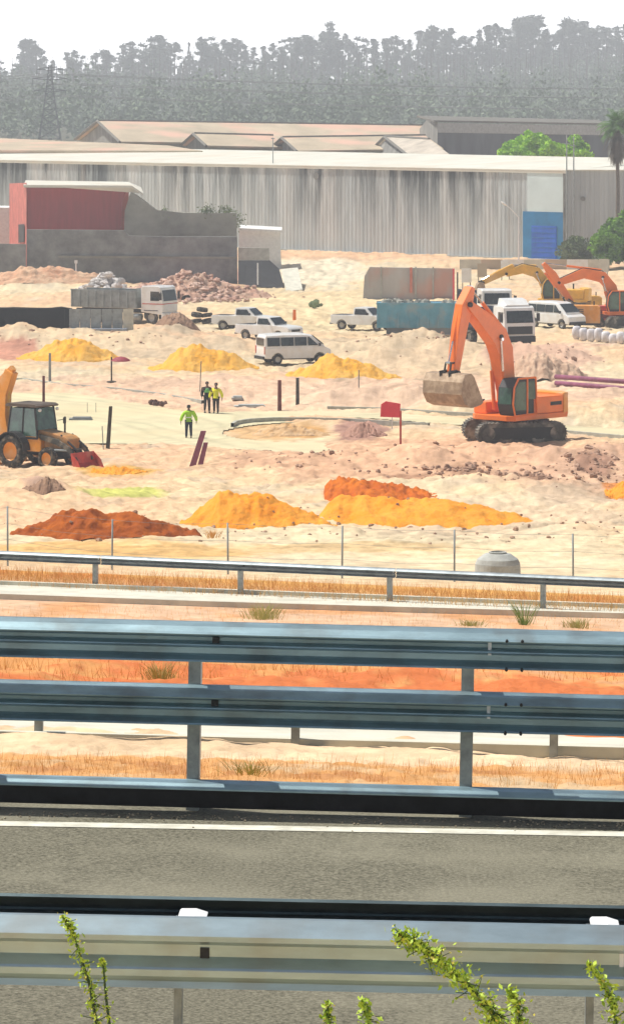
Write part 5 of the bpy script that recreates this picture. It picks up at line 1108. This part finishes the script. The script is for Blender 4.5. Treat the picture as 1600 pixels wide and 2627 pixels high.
# ---------------------------------------------------------------- people
def skin_mesh(name, verts, edges, radii, m, parent, sub=2, root=0):
    me = bpy.data.meshes.new(name); me.from_pydata(verts, edges, []); o = bpy.data.objects.new(name, me); col.objects.link(o)
    o.modifiers.new('skin', 'SKIN'); sv = me.skin_vertices[0].data
    for i, r_ in enumerate(radii): sv[i].radius = r_ if isinstance(r_, tuple) else (r_, r_)
    sv[root].use_root = True
    if sub: s = o.modifiers.new('sub', 'SUBSURF'); s.levels = sub; s.render_levels = sub
    dg = bpy.context.evaluated_depsgraph_get(); me2 = bpy.data.meshes.new_from_object(o.evaluated_get(dg)); o.modifiers.clear(); o.data = me2; me2.materials.clear(); me2.materials.append(m); me2.polygons.foreach_set('use_smooth', [True]*len(me2.polygons)); me2.name = name
    o.parent = parent; return o
def person(loc, yaw, label, jacket, trousers, stride=.12, helmet=False, hair=True, arms=.25, half=None, refl=True, bend=.1):
    """1.76 m figure facing local +x"""
    root = empty('person', loc, yaw, label, 'person')
    hip, kn, an = .92, .50, .09
    V = {'pelvis': (0, 0, .95), 'waist': (0, 0, 1.08), 'chest': (.02, 0, 1.30), 'neckb': (0, 0, 1.46), 'neck': (.01, 0, 1.54)}
    rad = {'pelvis': (.15, .12), 'waist': (.13, .11), 'chest': (.155, .12), 'neckb': (.09, .08), 'neck': (.058, .058)}
    E = [('pelvis', 'waist'), ('waist', 'chest'), ('chest', 'neckb'), ('neckb', 'neck')]
    for s, n_ in ((1, 'l'), (-1, 'r')):
        st = stride*s
        V[n_+'hip'] = (0, .10*s, hip-.02); V[n_+'kn'] = (st*.6+.03, .11*s, kn); V[n_+'an'] = (st*1.2-.03*(st < 0), .12*s, an+(.05 if st < 0 else 0)); V[n_+'toe'] = (st*1.2+.17, .13*s, .035)
        rad[n_+'hip'] = .10; rad[n_+'kn'] = .06; rad[n_+'an'] = .042; rad[n_+'toe'] = (.045, .03)
        E += [('pelvis', n_+'hip'), (n_+'hip', n_+'kn'), (n_+'kn', n_+'an'), (n_+'an', n_+'toe')]
        ar = -stride*s*1.3
        V[n_+'sh'] = (0, .19*s, 1.42); V[n_+'el'] = (ar*.5-.03, (.24+arms*.25)*s, 1.14); V[n_+'wr'] = (ar+.12*bend*4, (.25+arms*.3)*s, .90+bend*.3); V[n_+'palm'] = (ar+.14*bend*4+.02, (.25+arms*.3)*s, .83+bend*.3)
        rad[n_+'sh'] = .062; rad[n_+'el'] = .045; rad[n_+'wr'] = .028; rad[n_+'palm'] = (.036, .02)
        E += [('neckb', n_+'sh'), (n_+'sh', n_+'el'), (n_+'el', n_+'wr'), (n_+'wr', n_+'palm')]
        px_, py_, pz_ = V[n_+'palm']
        for j, (fx, ln) in enumerate(((.030, .066), (.010, .076), (-.010, .070), (-.028, .055))):
            a = n_+'f%d' % j; V[a+'a'] = (px_+fx, py_, pz_-.045); V[a+'b'] = (px_+fx+.012, py_-.006*s, pz_-.045-ln*.55); V[a+'c'] = (px_+fx+.02, py_-.022*s, pz_-.045-ln)
            rad[a+'a'] = .009; rad[a+'b'] = .0085; rad[a+'c'] = .007; E += [(n_+'palm', a+'a'), (a+'a', a+'b'), (a+'b', a+'c')]
        V[n_+'ta'] = (px_+.045, py_-.01*s, pz_-.01); V[n_+'tb'] = (px_+.06, py_-.02*s, pz_-.045); rad[n_+'ta'] = .011; rad[n_+'tb'] = .009; E += [(n_+'palm', n_+'ta'), (n_+'ta', n_+'tb')]
    # head: chain of head-shaped radii, joined to the neck
    for nm, c, r_ in (('jaw', (.03, 0, 1.60), (.062, .068)), ('face', (.022, 0, 1.66), (.082, .092)), ('skull', (.0, 0, 1.715), (.078, .092)), ('crown', (-.005, 0, 1.755), (.05, .06))): V[nm] = c; rad[nm] = r_
    E += [('neck', 'jaw'), ('jaw', 'face'), ('face', 'skull'), ('skull', 'crown')]
    V['nose'] = (.118, 0, 1.652); rad['nose'] = .012; E.append(('face', 'nose'))
    ks = list(V); ix = {k: i for i, k in enumerate(ks)}
    b = skin_mesh('body', [V[k] for k in ks], [(ix[a], ix[c]) for a, c in E], [rad[k] for k in ks], M_skin, root, 2, ix['pelvis'])
    def sub(name, keys, edges, infl, m, over=None, ends={}):
        vs = [ends.get(k, V[k]) for k in keys]; ii = {k: i for i, k in enumerate(keys)}
        rr = [(rad[k][0]+infl, rad[k][1]+infl) if isinstance(rad[k], tuple) else rad[k]+infl for k in keys]
        return skin_mesh(name, vs, [(ii[a], ii[c]) for a, c in edges], rr, m, root, 1)
    sub('jacket', ['waist', 'chest', 'neckb', 'pelvis', 'lsh', 'lel', 'lwr', 'rsh', 'rel', 'rwr'], [('waist', 'chest'), ('chest', 'neckb'), ('waist', 'pelvis'), ('neckb', 'lsh'), ('lsh', 'lel'), ('lel', 'lwr'), ('neckb', 'rsh'), ('rsh', 'rel'), ('rel', 'rwr')], .05, jacket)
    sub('trousers', ['pelvis', 'lhip', 'lkn', 'lan', 'rhip', 'rkn', 'ran'], [('pelvis', 'lhip'), ('lhip', 'lkn'), ('lkn', 'lan'), ('pelvis', 'rhip'), ('rhip', 'rkn'), ('rkn', 'ran')], .022, trousers)
    for n_ in 'lr':
        a = Vector(V[n_+'an']); c = Vector(V[n_+'toe']); mb = MB(); mb.ball(((a.x+c.x)/2+.0, a.y, .05), (.145, .055, .06), 10, 6); mb.box(((a.x+c.x)/2, a.y, .012), (.27, .10, .024)); mb.build('boot', M_black, root, smooth=True)
    if half: o = sub('vest_panel', ['waist', 'chest', 'neckb'], [('waist', 'chest'), ('chest', 'neckb')], .075, half)
    if refl:
        mb = MB(); mb.lathe([(1, -.025), (1.01, 0), (1, .025)], 20); mb.v = [(v[0]*.165, v[1]*.195, v[2]+1.14) for v in mb.v]; mb.build('reflective_band', M_refl, root)
    for s in (-1, 1):
        mb = MB(); mb.ball((.088, .033*s, 1.675), (.012, .016, .010), 8, 6); mb.build('eye', M_cap, root, smooth=True)
        mb = MB(); mb.ball((.0, .092*s, 1.655), (.022, .010, .032), 8, 6); mb.build('ear', M_skin, root, smooth=True)
    mb = MB(); mb.ball((.088, 0, 1.612), (.010, .026, .007), 8, 5); mb.build('mouth', mat('lips', A(.12, .04, .035), .6), root)
    if helmet:
        mb = MB(); mb.lathe([(.145, 0), (.15, .012), (.122, .02), (.118, .06), (.09, .11), (.04, .135), (.001, .14)], 20, (.0, 0, 1.70)); mb.v = [(v[0]*1.08, v[1]*.92, v[2]) for v in mb.v]; mb.build('hard_hat', M_helm, root, smooth=True)
    else:
        mb = MB(); mb.lathe([(.088, -.05), (.103, 0), (.098, .05), (.07, .09), (.03, .105), (.001, .107)], 16, (-.018, 0, 1.69)); mb.build('hair', M_blk, root, smooth=True)
    return root
person(gp(484, 1126), R(95), 'worker walking in a lime green high-visibility jacket and navy trousers, alone on the pale road', M_lime, M_navy, stride=.10, arms=.55)
person(gp(531, 1062), R(-80), 'worker in black with a pale green vest, left of the standing pair', M_blk, M_blk, stride=.05, half=mat('pale_green_vest', A(.18, .48, .16), .8), arms=.2, refl=False)
person(gp(554, 1063), R(-100), 'worker in a yellow vest over dark clothes, right of the pair standing on the road', M_yvest, M_blk, stride=.04, arms=.35, refl=False)
# ---------------------------------------------------------------- stakes, signs and other small things
def stake(name, x, yb, yt, m, label, w_=.16, lean=(0, 0), cat='stake', rnd=False):
    p = gp(x, yb); h_ = (yb-yt)*p.y/F; mb = MB(); top = Vector((lean[0]*p.y/F, 0, h_))
    if rnd: mb.cyl((0, 0, -.3), top, w_/2, n=8)
    else:
        t = top.normalized(); sx_ = Vector((w_/2, 0, 0)); sy_ = Vector((0, .06, 0)); b0_ = Vector((0, 0, -.2))
        vs = [b0_+sx_*i+sy_*j for i, j in ((-1, -1), (1, -1), (1, 1), (-1, 1))]+[top+sx_*i*.85+sy_*j for i, j in ((-1, -1), (1, -1), (1, 1), (-1, 1))]
        mb.add(vs, [(0, 3, 2, 1), (4, 5, 6, 7), (0, 1, 5, 4), (1, 2, 6, 5), (2, 3, 7, 6), (3, 0, 4, 7)])
    o = mb.build(name, m, loc=p); finish(o, label, cat); return o
stake('timber_post', 717, 1055, 976, mat('red_brown_timber', A(.20, .06, .05), .9, var=.2, scale=5), 'red-brown upright post at the edge of the pale road, left of the grey-brown one', .24)
stake('timber_post', 763, 1045, 978, M_dstake, 'grey-brown upright post right of the red-brown one, beside the pale bank', .22)
stake('timber_post', 276, 1156, 1050, M_dstake, 'tall dark brown post standing right of the backhoe loader', .20, lean=(8, 0))
stake('steel_rod', 266, 1160, 1098, M_greymetal, 'thin grey rod leaning against the tall dark brown post', .05, lean=(-4, 0), rnd=True)
stake('timber_post', 112, 1120, 964, mat('purple_brown_timber', A(.15, .045, .05), .9, var=.2, scale=5), 'tall purple-brown post rising behind the cab of the backhoe loader', .15)
stake('plank', 490, 1198, 1106, M_purple, 'longer purple plank leaning to the right at the road edge', .30, lean=(32, 0), cat='plank')
stake('plank', 512, 1194, 1140, M_purple, 'shorter purple plank leaning beside the longer one', .25, lean=(16, 0), cat='plank')
stake('steel_post', 128, 982, 908, M_greymetal, 'grey steel post on a small foot in front of the leftmost yellow sand heap', .17, cat='post')
stake('steel_rod', 512, 1012, 934, M_wire, 'thin rod beside the standing pair of workers', .06, rnd=True, lean=(4, 0))
stake('steel_rod', 920, 1012, 956, M_wire, 'thin rod in front of the yellow sand heap by the minibus nose', .07, rnd=True)
stake('steel_post', 224, 1060, 1033, M_wire, 'short thin rod above the drain cover on the pale road, left one', .03, rnd=True)
stake('steel_post', 246, 1060, 1033, M_wire, 'short thin rod above the drain cover on the pale road, right one', .03, rnd=True)
stake('steel_post', 1163, 775, 695, M_pink, 'tall red marker post at the left end of the parked machines', .18, cat='post')
stake('steel_post', 1173, 772, 700, M_dstake, 'tall dark marker post just right of the tall red one', .14, cat='post')
stake('traffic_marker', 755, 822, 795, M_orange, 'small orange marker right of the parked pickups', .28, cat='marker')
# barrow / umbrella on a pole
p = gp(286, 985); t = empty('site_umbrella', p, 0, 'small dark red canopy on a thin pole in front of the yellow sand heaps', 'umbrella')
mb = MB(); h_ = (985-925)*p.y/F; mb.cyl((0, 0, -.2), (0, 0, h_+.15), .05, n=8); mb.build('pole', M_dstake, t); mb = MB(); mb.lathe([(.62, 0), (.5, .12), (.3, .22), (.001, .28)], 16, (.58, 0, h_-.1)); mb.lathe([(.62, 0), (.45, -.04), (.001, -.02)], 16, (.58, 0, h_-.1)); mb.build('canopy', mat('maroon_canopy', A(.30, .03, .05), .7), t); mb = MB(); mb.lathe([(.3, 0), (.3, .08), (.1, .12), (.001, .12)], 12); mb.build('base', M_dstake, t)
# pinkish red sign
p = gp(1027, 1145); t = empty('red_sign', p, R(-4), 'pinkish red square board on a red post between the island and the excavator', 'sign'); s_ = p.y/F
mb = MB(); w_ = 25*s_; mb.add([(-52*s_, -.02, 72*s_), (-2*s_, -.02, 70*s_), (0, -.02, 106*s_), (-38*s_, -.02, 112*s_), (-50*s_, -.02, 104*s_)]+[(-52*s_, .03, 72*s_), (-2*s_, .03, 70*s_), (0, .03, 106*s_), (-38*s_, .03, 112*s_), (-50*s_, .03, 104*s_)], [(0, 1, 2, 3, 4), (9, 8, 7, 6, 5)]+[(i, (i+1) % 5, 5+(i+1) % 5, 5+i) for i in range(5)]); mb.build('board', M_pink, t)
mb = MB(); mb.box((0, .06, 40*s_), (.10, .06, 95*s_)); mb.build('post', M_red, t); mb = MB(); mb.box((-22*s_, .06, 60*s_), (.05, .05, 40*s_)); mb.build('brace', M_cap, t)
# flat drain covers / pallets on the road
for x, y, w_, lab in ((207, 1079, 58, 'flat dark cover lying on the pale road behind the backhoe bucket'), (399, 1040, 48, 'small grey-brown rubble heap on the pale road'), (640, 1043, 80, 'low grey slab pile at the road edge left of the red-brown post'), (608, 1030, 28, 'small grey block behind the low slab pile')):
    p = gp(x, y); s_ = p.y/F*w_; mb = MB()
    if x == 399: 
        for k in range(18): mb.ball((g(0, s_*.25), g(0, .5), .05+abs(g(0, .08))), (random.uniform(.08, .2),)*3, 6, 4, .3)
        nm = 'rubble_heap'
    else:
        mb.box((0, 0, .07), (s_, .9, .12)); mb.box((s_*.05, .05, .17), (s_*.8, .7, .06)); nm = 'slab'
    finish(mb.build(nm, M_wallA if x == 207 else M_brown if x == 399 else M_conc, loc=p), lab, nm.replace('_', ' '))
# manhole cone
p = ray(1276, 1490); Y = p.y; r_ = 61*Y/F; hh = 70*Y/F
t = empty('manhole_cone', (p.x, Y, H(p.x, Y)), 0, 'grey precast concrete manhole cone behind the far guardrail', 'manhole cone')
mb = MB(); mb.lathe([(r_, -.2), (r_, .10), (r_*.97, .12), (r_*.95, hh*.60), (r_*.86, hh*.78), (r_*.55, hh*.97), (r_*.50, hh*.98)], 36); mb.build('cone', M_conc, t, smooth=False)
mb = MB(); mb.lathe([(r_*.36, hh*.96), (r_*.38, hh*1.04), (r_*.30, hh*1.05), (r_*.28, hh*.9), (.001, hh*.9)], 28); mb.build('neck_ring', M_conc, t); mb = MB(); mb.lathe([(r_*.5, hh*.98), (r_*.36, hh*.985)], 28); mb.build('shoulder', M_conc, t)
# panels and tarpaulin in front of the tipper
p = gp(260, 850); t = empty('formwork_stack', p, R(-3), 'stack of grey formwork panels in front of the grey tipper body', 'panel stack'); s_ = p.y/F
for k in range(6):
    mb = MB(); mb.box((-2.05+k*.82, random.uniform(-.05, .05), .85), (.78, .12, 1.65)); mb.box((-2.05+k*.82, -.08, .5), (.80, .05, .08)); mb.box((-2.05+k*.82, -.08, 1.2), (.80, .05, .08)); mb.build('panel', M_greymetal if k < 5 else M_concp, t)
mb = MB(); mb.box((-.2, -.5, .16), (4.4, .8, .14)); mb.build('bottom_panel', mat('blue_grey_panel', A(.26, .30, .36), .7), t)
p = gp(60, 845); t = empty('tarpaulin_stack', p, 0, 'long stack covered with black tarpaulin at the left edge', 'covered stack')
mb = MB(); secs = []
for k in range(15): x = -6.5+k*.72+(0 if k < 14 else .12); z = 1.62+g(0, .03)-.012*k; secs.append((x, [(-.7, -.2), (.7, -.2), (.62, z), (-.62+g(0, .03), z)]))
loft(mb, secs); mb.build('tarpaulin', M_tarp, t, bevel=.04); mb = MB(); mb.box((3.2, -.72, .8), (.06, .04, 1.2)); mb.build('strap', M_blk, t)
# dark tyres
p = gp(517, 836)
for i, (dx, dy, dz) in enumerate(((-.42, 0, .3), (.42, .1, .3), (-.38, .05, .78), (.40, .12, .75), (.05, .05, 1.18))):
    mb = MB(); r_ = .44; mb.lathe([(r_*.55, -.13), (r_*.9, -.15), (r_, -.1), (r_, .1), (r_*.9, .15), (r_*.55, .13), (r_*.55, -.13)], 18); o = mb.build('tyre', M_tyre, loc=p+Vector((dx, dy, dz-.12)), smooth=True); o.rotation_euler = (random.uniform(-.2, .2), random.uniform(-.2, .2), 0)
    finish(o, 'old black tyre in the small heap right of the white tipper cab', 'tyre', 'old tyres heaped by the tipper cab')
p = gp(805, 793); mb = MB()
for k in range(12): mb.ball((g(0, .22), g(0, .2), .2+abs(g(0, .15))), random.uniform(.12, .25), 6, 4, .3)
finish(mb.build('bush', M_leaf_dull, loc=p), 'tiny dark shrub on the open sand behind the parked pickups', 'bush')
# teal skip, stained hoarding
p = gp(1072, 862); t = empty('skip', p, R(-2), 'long teal steel skip beside the parked machines', 'skip'); L_ = 6.1
mb = MB(); loft(mb, [(x, [(-1, .55), (1, .55), (1.15, 2.35), (-1.15, 2.35)]) for x in (-L_/2, L_/2)]); mb.build('hull', M_tealskip, t)
mb = MB()
for k in range(9): mb.box((-L_/2+.1+(L_-.2)*k/8, -1.10, 1.45), (.10, .08, 1.8), (R(-4.8), 0, 0))
mb.box((0, -1.17, 2.36), (L_+.1, .12, .12)); mb.box((0, 1.17, 2.36), (L_+.1, .12, .12)); mb.build('rib', M_tealskip, t)
mb = MB(); mb.box((.3, 0, .28), (L_-.8, 1.7, .5)); mb.build('base_frame', M_wallA, t)
mb = MB()
for k in range(26): mb.ball((random.uniform(-2.6, 2.6), random.uniform(-.8, .8), 2.3), random.uniform(.15, .4), 6, 4, .3)
mb.build('load', M_wallB, t)
p = P(930, 770, 338); p.z = ZG; t = empty('stained_wall', p, R(-4), 'short rust-stained concrete wall behind the teal skip', 'wall'); Lh = 235*338/F
mb = MB(); mb.prism([(0, 0), (Lh, 0), (Lh, 2.9), (.6, 3.0), (.15, 2.2)], 'y', 0, .3); mb.build('wall_face', M_hoard, t)
mb = MB(); 
for k in (1.6, 4.6, 6.1): mb.box((k, -.05, 1.6), (.12, .1, 2.9))
mb.build('pier', M_conc, t); mb = MB(); mb.box((4.2, -.12, 1.9), (.22, .06, 2.2)); mb.build('red_stripe', mat('rust_red', A(.6, .2, .14), .9), t)
# clutter among the parked machines
p = gp(1268, 838); truck(p-Vector((2.2*math.cos(R(-75)), 2.2*math.sin(R(-75)), 0)), R(-80), 'tipper truck with a navy body partly hidden between the skip and the white truck', 'navy', 5.0)
def plant_box(x, y, w_, d_, h_, m, nm, label, cat, yaw=-.1):
    p = gp(x, y); t = empty(nm, p, yaw, label, cat)
    mb = MB(); mb.prism([(-w_/2, .35), (w_/2, .35), (w_/2, h_-.15), (w_/2-.2, h_), (-w_/2+.2, h_), (-w_/2, h_-.15)], 'y', -d_/2, d_/2); mb.build('housing', m, t, bevel=.04)
    mb = MB(); mb.box((0, 0, .25), (w_*1.05, d_*.8, .14)); mb.build('skid', M_black, t)
    mb = MB(); [mb.box((-w_*.22, -d_/2-.012, .6+k*.13), (w_*.36, .03, .06)) for k in range(int((h_-1)/.13)+2)]; mb.build('louvre', M_black, t)
    mb = MB(); mb.box((w_*.25, -d_/2-.012, h_*.55), (w_*.3, .03, h_*.42)); mb.build('door', m, t)
    mb = MB(); mb.cyl((w_*.3, 0, h_), (w_*.3, 0, h_+.3), .05, n=8); mb.build('exhaust', M_black, t)
plant_box(1500, 846, 2.3, 1.3, 1.7, M_orange2, 'generator', 'dusty orange generator box right of the silvery van', 'generator')
plant_box(1560, 838, 2.2, 1.2, 1.5, M_red, 'generator', 'dull red generator box under the arm of the far orange excavator', 'generator', .1)
plant_box(1512, 800, 1.8, 1.2, 1.3, M_yel, 'compressor', 'small yellow compressor behind the orange generator box', 'compressor', .2)
for k, (x, y, m, lab) in enumerate(((1196, 742, M_white, 'white upright board behind the tall red marker post'), (1236, 726, M_roof_t, 'tan upright board above the navy tipper body'), (1296, 722, M_white, 'white upright board left of the far orange excavator tip'), (1548, 720, M_concp, 'pale upright board below the broad dark tree'))):
    p = gp(x, y); mb = MB(); mb.box((0, 0, 1.2), (.9, .06, 1.3)); t = empty('board', p, 0, lab, 'board'); mb.build('panel', m, t)
    for s in (-.35, .35): mb = MB(); mb.box((s, .06, .7), (.07, .06, 1.7)); mb.build('leg', M_dstake, t)
# white bulk bags
for k in range(8):
    p = gp(1478+k*19, 880+k*1.2); mb = MB(); mb.ball((0, 0, .42), (.40, .38, .46), 10, 7, .08); mb.v = [(max(-.34, min(.34, v[0])), max(-.32, min(.32, v[1])), max(.0, min(.80, v[2]))) for v in mb.v]
    o = mb.build('bulk_bag', M_bag, loc=p, smooth=True, rz=random.uniform(-.3, .3)); o.scale = (.95, .95, random.uniform(1.0, 1.3)); finish(o, 'lumpy white bulk bag in the row below the far orange excavator', 'bulk bag', 'white bulk bags in a row')
# purple pipe
for k, (ya, yb_, lab) in enumerate(((982, 1003, 'upper'), (992, 1010, 'lower'))):
    a = gp(1425, ya+2); b = gp(1680, yb_+2); mb = MB(); mb.cyl(Vector((0, 0, .12+.16*(1-k))), b-a+Vector((0, 0, .12+.16*(1-k))), .15, n=12); finish(mb.build('pipe', M_purple, loc=a, smooth=True), '%s of the two long purple pipes lying right of the excavator' % lab, 'pipe')
# low site fence behind the machines
t = empty('panel_fence', gp(1180, 700), 0, 'pale panelled fence line below the warehouse plinth', 'fence'); o0 = Vector(t.location)
for k in range(7):
    a = P(1180+k*55, 690, 392)-o0; mb = MB(); mb.box((a.x+1, a.y, .7), (2.14, .06, 1.0)); mb.build('panel', [M_concp, M_roof_t, M_white][k % 3], t)
# ---------------------------------------------------------------- grass and foreground plants
def blades(name, label, n, fn, m, h0, h1, wd, kind='stuff', cat='grass'):
    C = []; 
    V = []; Q = []
    for i in range(n):
        x, y = fn(); (p, z) = fray(x, y); p = p+Vector((U(-6, 6)*p.y/F, U(-.1, .1)*p.y/30, 0)); h_ = random.uniform(h0, h1); a = random.uniform(0, PI); dx, dy = math.cos(a)*wd, math.sin(a)*wd; lx, ly = g(0, h_*.3), g(0, h_*.3)
        b = len(V); V += [(p.x-dx, p.y-dy, z-.01), (p.x+dx, p.y+dy, z-.01), (p.x+lx+dx*.2, p.y+ly, z+h_), (p.x+lx-dx*.2, p.y+ly, z+h_)]; Q.append((b, b+1, b+2, b+3))
    o = npmesh(name, V, Q, m); finish(o, label, cat, kind=kind); return o
U = random.uniform
RC = {}
def fray(x, y):
    k = (round(x/12), round(y/1.5))
    if k not in RC: p = ray(k[0]*12, k[1]*1.5); RC[k] = (p, H(p.x, p.y))
    return RC[k]
blades('dry_grass', 'dry orange grass behind the far guardrail', 12000, lambda: (lambda x: (x, U(1468, 1506)+x*.045))(U(-80, 1680)), M_drygrass, .05, .34, .006)
blades('dry_grass', 'dry tufts on the verge behind the double guardrail', 2600, lambda: (lambda k: (k+g(0, 22), U(1945, 1996)+k*.018))(random.choice(range(0, 1640, 40))), M_drygrass, .02, .10, .0016)
blades('dry_grass', 'sparse dry grass on the slope below the far guardrail', 5000, lambda: (U(-50, 1650), U(1560, 1750)), M_drygrass, .03, .2, .004)
def tuft(x, y, label, n, h_, sp, m=M_greengrass, cat='grass tuft', name='grass_tuft'):
    p = at(x, y); V = []; Q = []
    for i in range(n):
        a = U(0, 6.28); r_ = abs(g(0, sp)); hh = h_*U(.5, 1.1); bx, by = math.cos(a)*r_*.6, math.sin(a)*r_*.6; lx, ly = math.cos(a)*hh*.6+g(0, .06), math.sin(a)*hh*.45; w_ = .0028*max(1, p.y/45); b = len(V)
        V += [(bx-w_, by, 0), (bx+w_, by, 0), (bx+lx*.5+w_*.8, by+ly*.5, hh*.65), (bx+lx*.5-w_*.8, by+ly*.5, hh*.65), (bx+lx+w_*.2, by+ly, hh), (bx+lx-w_*.2, by+ly, hh)]; Q += [(b, b+1, b+2, b+3), (b+3, b+2, b+4, b+5)]
    o = npmesh(name, V, Q, m); o.location = p; finish(o, label, cat); return o
tuft(675, 1588, 'yellow-green tuft above the upper beam, left of the middle', 200, .36, .42)
tuft(1345, 1605, 'tall green tuft of blades just above the upper beam at the right', 60, .6, .14, mat('fresh_grass', A(.22, .36, .05), .8, var=.2, scale=3))
tuft(1210, 1606, 'flat spreading green tuft left of the tall green one', 110, .16, .4)
tuft(1480, 1612, 'low yellowish tuft at the right end above the upper beam', 130, .22, .32)
tuft(410, 1745, 'olive tuft showing between the two beams left of the post', 170, .22, .17)
tuft(545, 1385, 'small dry tuft at the foot of the red-brown soil heap', 60, .3, .2, M_drygrass)
tuft(640, 1990, 'dry yellow tuft right of the guardrail post', 70, .10, .16)
# yellow-green sprigs in the foreground, rooted on the near verge
def sprig(label, x0, yb, pts, Y, nleaf, leaf, spread, flowers=.25, dense=1.):
    """pts: photo pixels of the stem from its foot to its tip"""
    base_ = P(x0, yb, Y); gz = H(base_.x, base_.y); t = empty('wild_plant', (base_.x, Y, gz), 0, label, 'plant'); o0 = Vector(t.location)
    st = [Vector((0, 0, 0))]+[P(x, y, Y)-o0 for x, y in pts]; mb = MB(); n = len(st); mb.tube(st, [.008-.0055*i/(n-1) for i in range(n)], 6)
    L_ = []; Fl = []; side = []
    for i in range(nleaf):
        u = random.random(); k = 1+u*(n-2); a = int(k); f = k-a; c = st[a].lerp(st[min(a+1, n-1)], f); v = Vector((g(0, 1), g(0, 1), g(0, .8))).normalized()*spread*abs(g(0, .6))*(1.15-u*.55)
        q = c+v; (Fl if random.random() < flowers else L_).append(q)
        if i % 6 == 0: side.append((c, q))
    for a, b in side: mb.tube([a, b], .0016, 4)
    mb.build('stem', M_stem, t)
    V, Q = quads_cloud(np.array(L_), leaf, 2.0); npmesh('foliage', V, Q, M_sprig, t)
    if Fl: V, Q = quads_cloud(np.array(Fl), leaf*.8, 1.1); npmesh('blossom', V, Q, M_flower, t)
    return t
sprig('slender yellow-green sprig in front of the nearest guardrail at the left', 262, 2900, [(248, 2627), (228, 2520), (205, 2450), (185, 2390), (160, 2352)], 14.6, 520, .011, .046)
sprig('short side sprig with pale buds right of the slender left sprig', 300, 2900, [(282, 2640), (272, 2560), (265, 2480), (262, 2462)], 14.6, 140, .010, .026)
sprig('large leaning yellow-green branch in front of the nearest guardrail, right of the middle', 1330, 2900, [(1300, 2700), (1270, 2610), (1200, 2530), (1120, 2460), (1060, 2418), (1020, 2398)], 14.2, 1900, .0125, .070)
sprig('upright leafy branch beside the large leaning branch', 1360, 2900, [(1345, 2680), (1330, 2600), (1310, 2540)], 14.5, 560, .0125, .05)
sprig('low green plant peeping up at the bottom edge, left stem', 850, 2900, [(845, 2700), (838, 2620), (842, 2570)], 14.4, 260, .012, .034)
sprig('low green plant peeping up at the bottom edge, right stem', 950, 2900, [(945, 2700), (945, 2620), (930, 2565)], 14.4, 380, .012, .042, flowers=.1)
sprig('fresh green branch at the right edge reaching over the guardrail beam', 1600, 2900, [(1590, 2700), (1575, 2590), (1550, 2530), (1508, 2470)], 14.4, 480, .0125, .046, flowers=.12)

# loose grit washed against the foot of the barrier and along the road edge
mb = MB()
for i in range(380):
    X = random.uniform(-3.2, 3.2); Y = 25.28-abs(g(0, .16)); s = random.uniform(.003, .010)
    mb.ball((X, Y-.0115*X, -4.744-.015*X+s*.4), (s, s, s*.7), 5, 3, .3)
finish(mb.build('road_grit', mat('pale_grit', A(.46, .38, .26), 1, var=.3, scale=20)), 'loose pale grit along the edge of the carriageway below the black strip of painted shade', 'grit', kind='stuff')
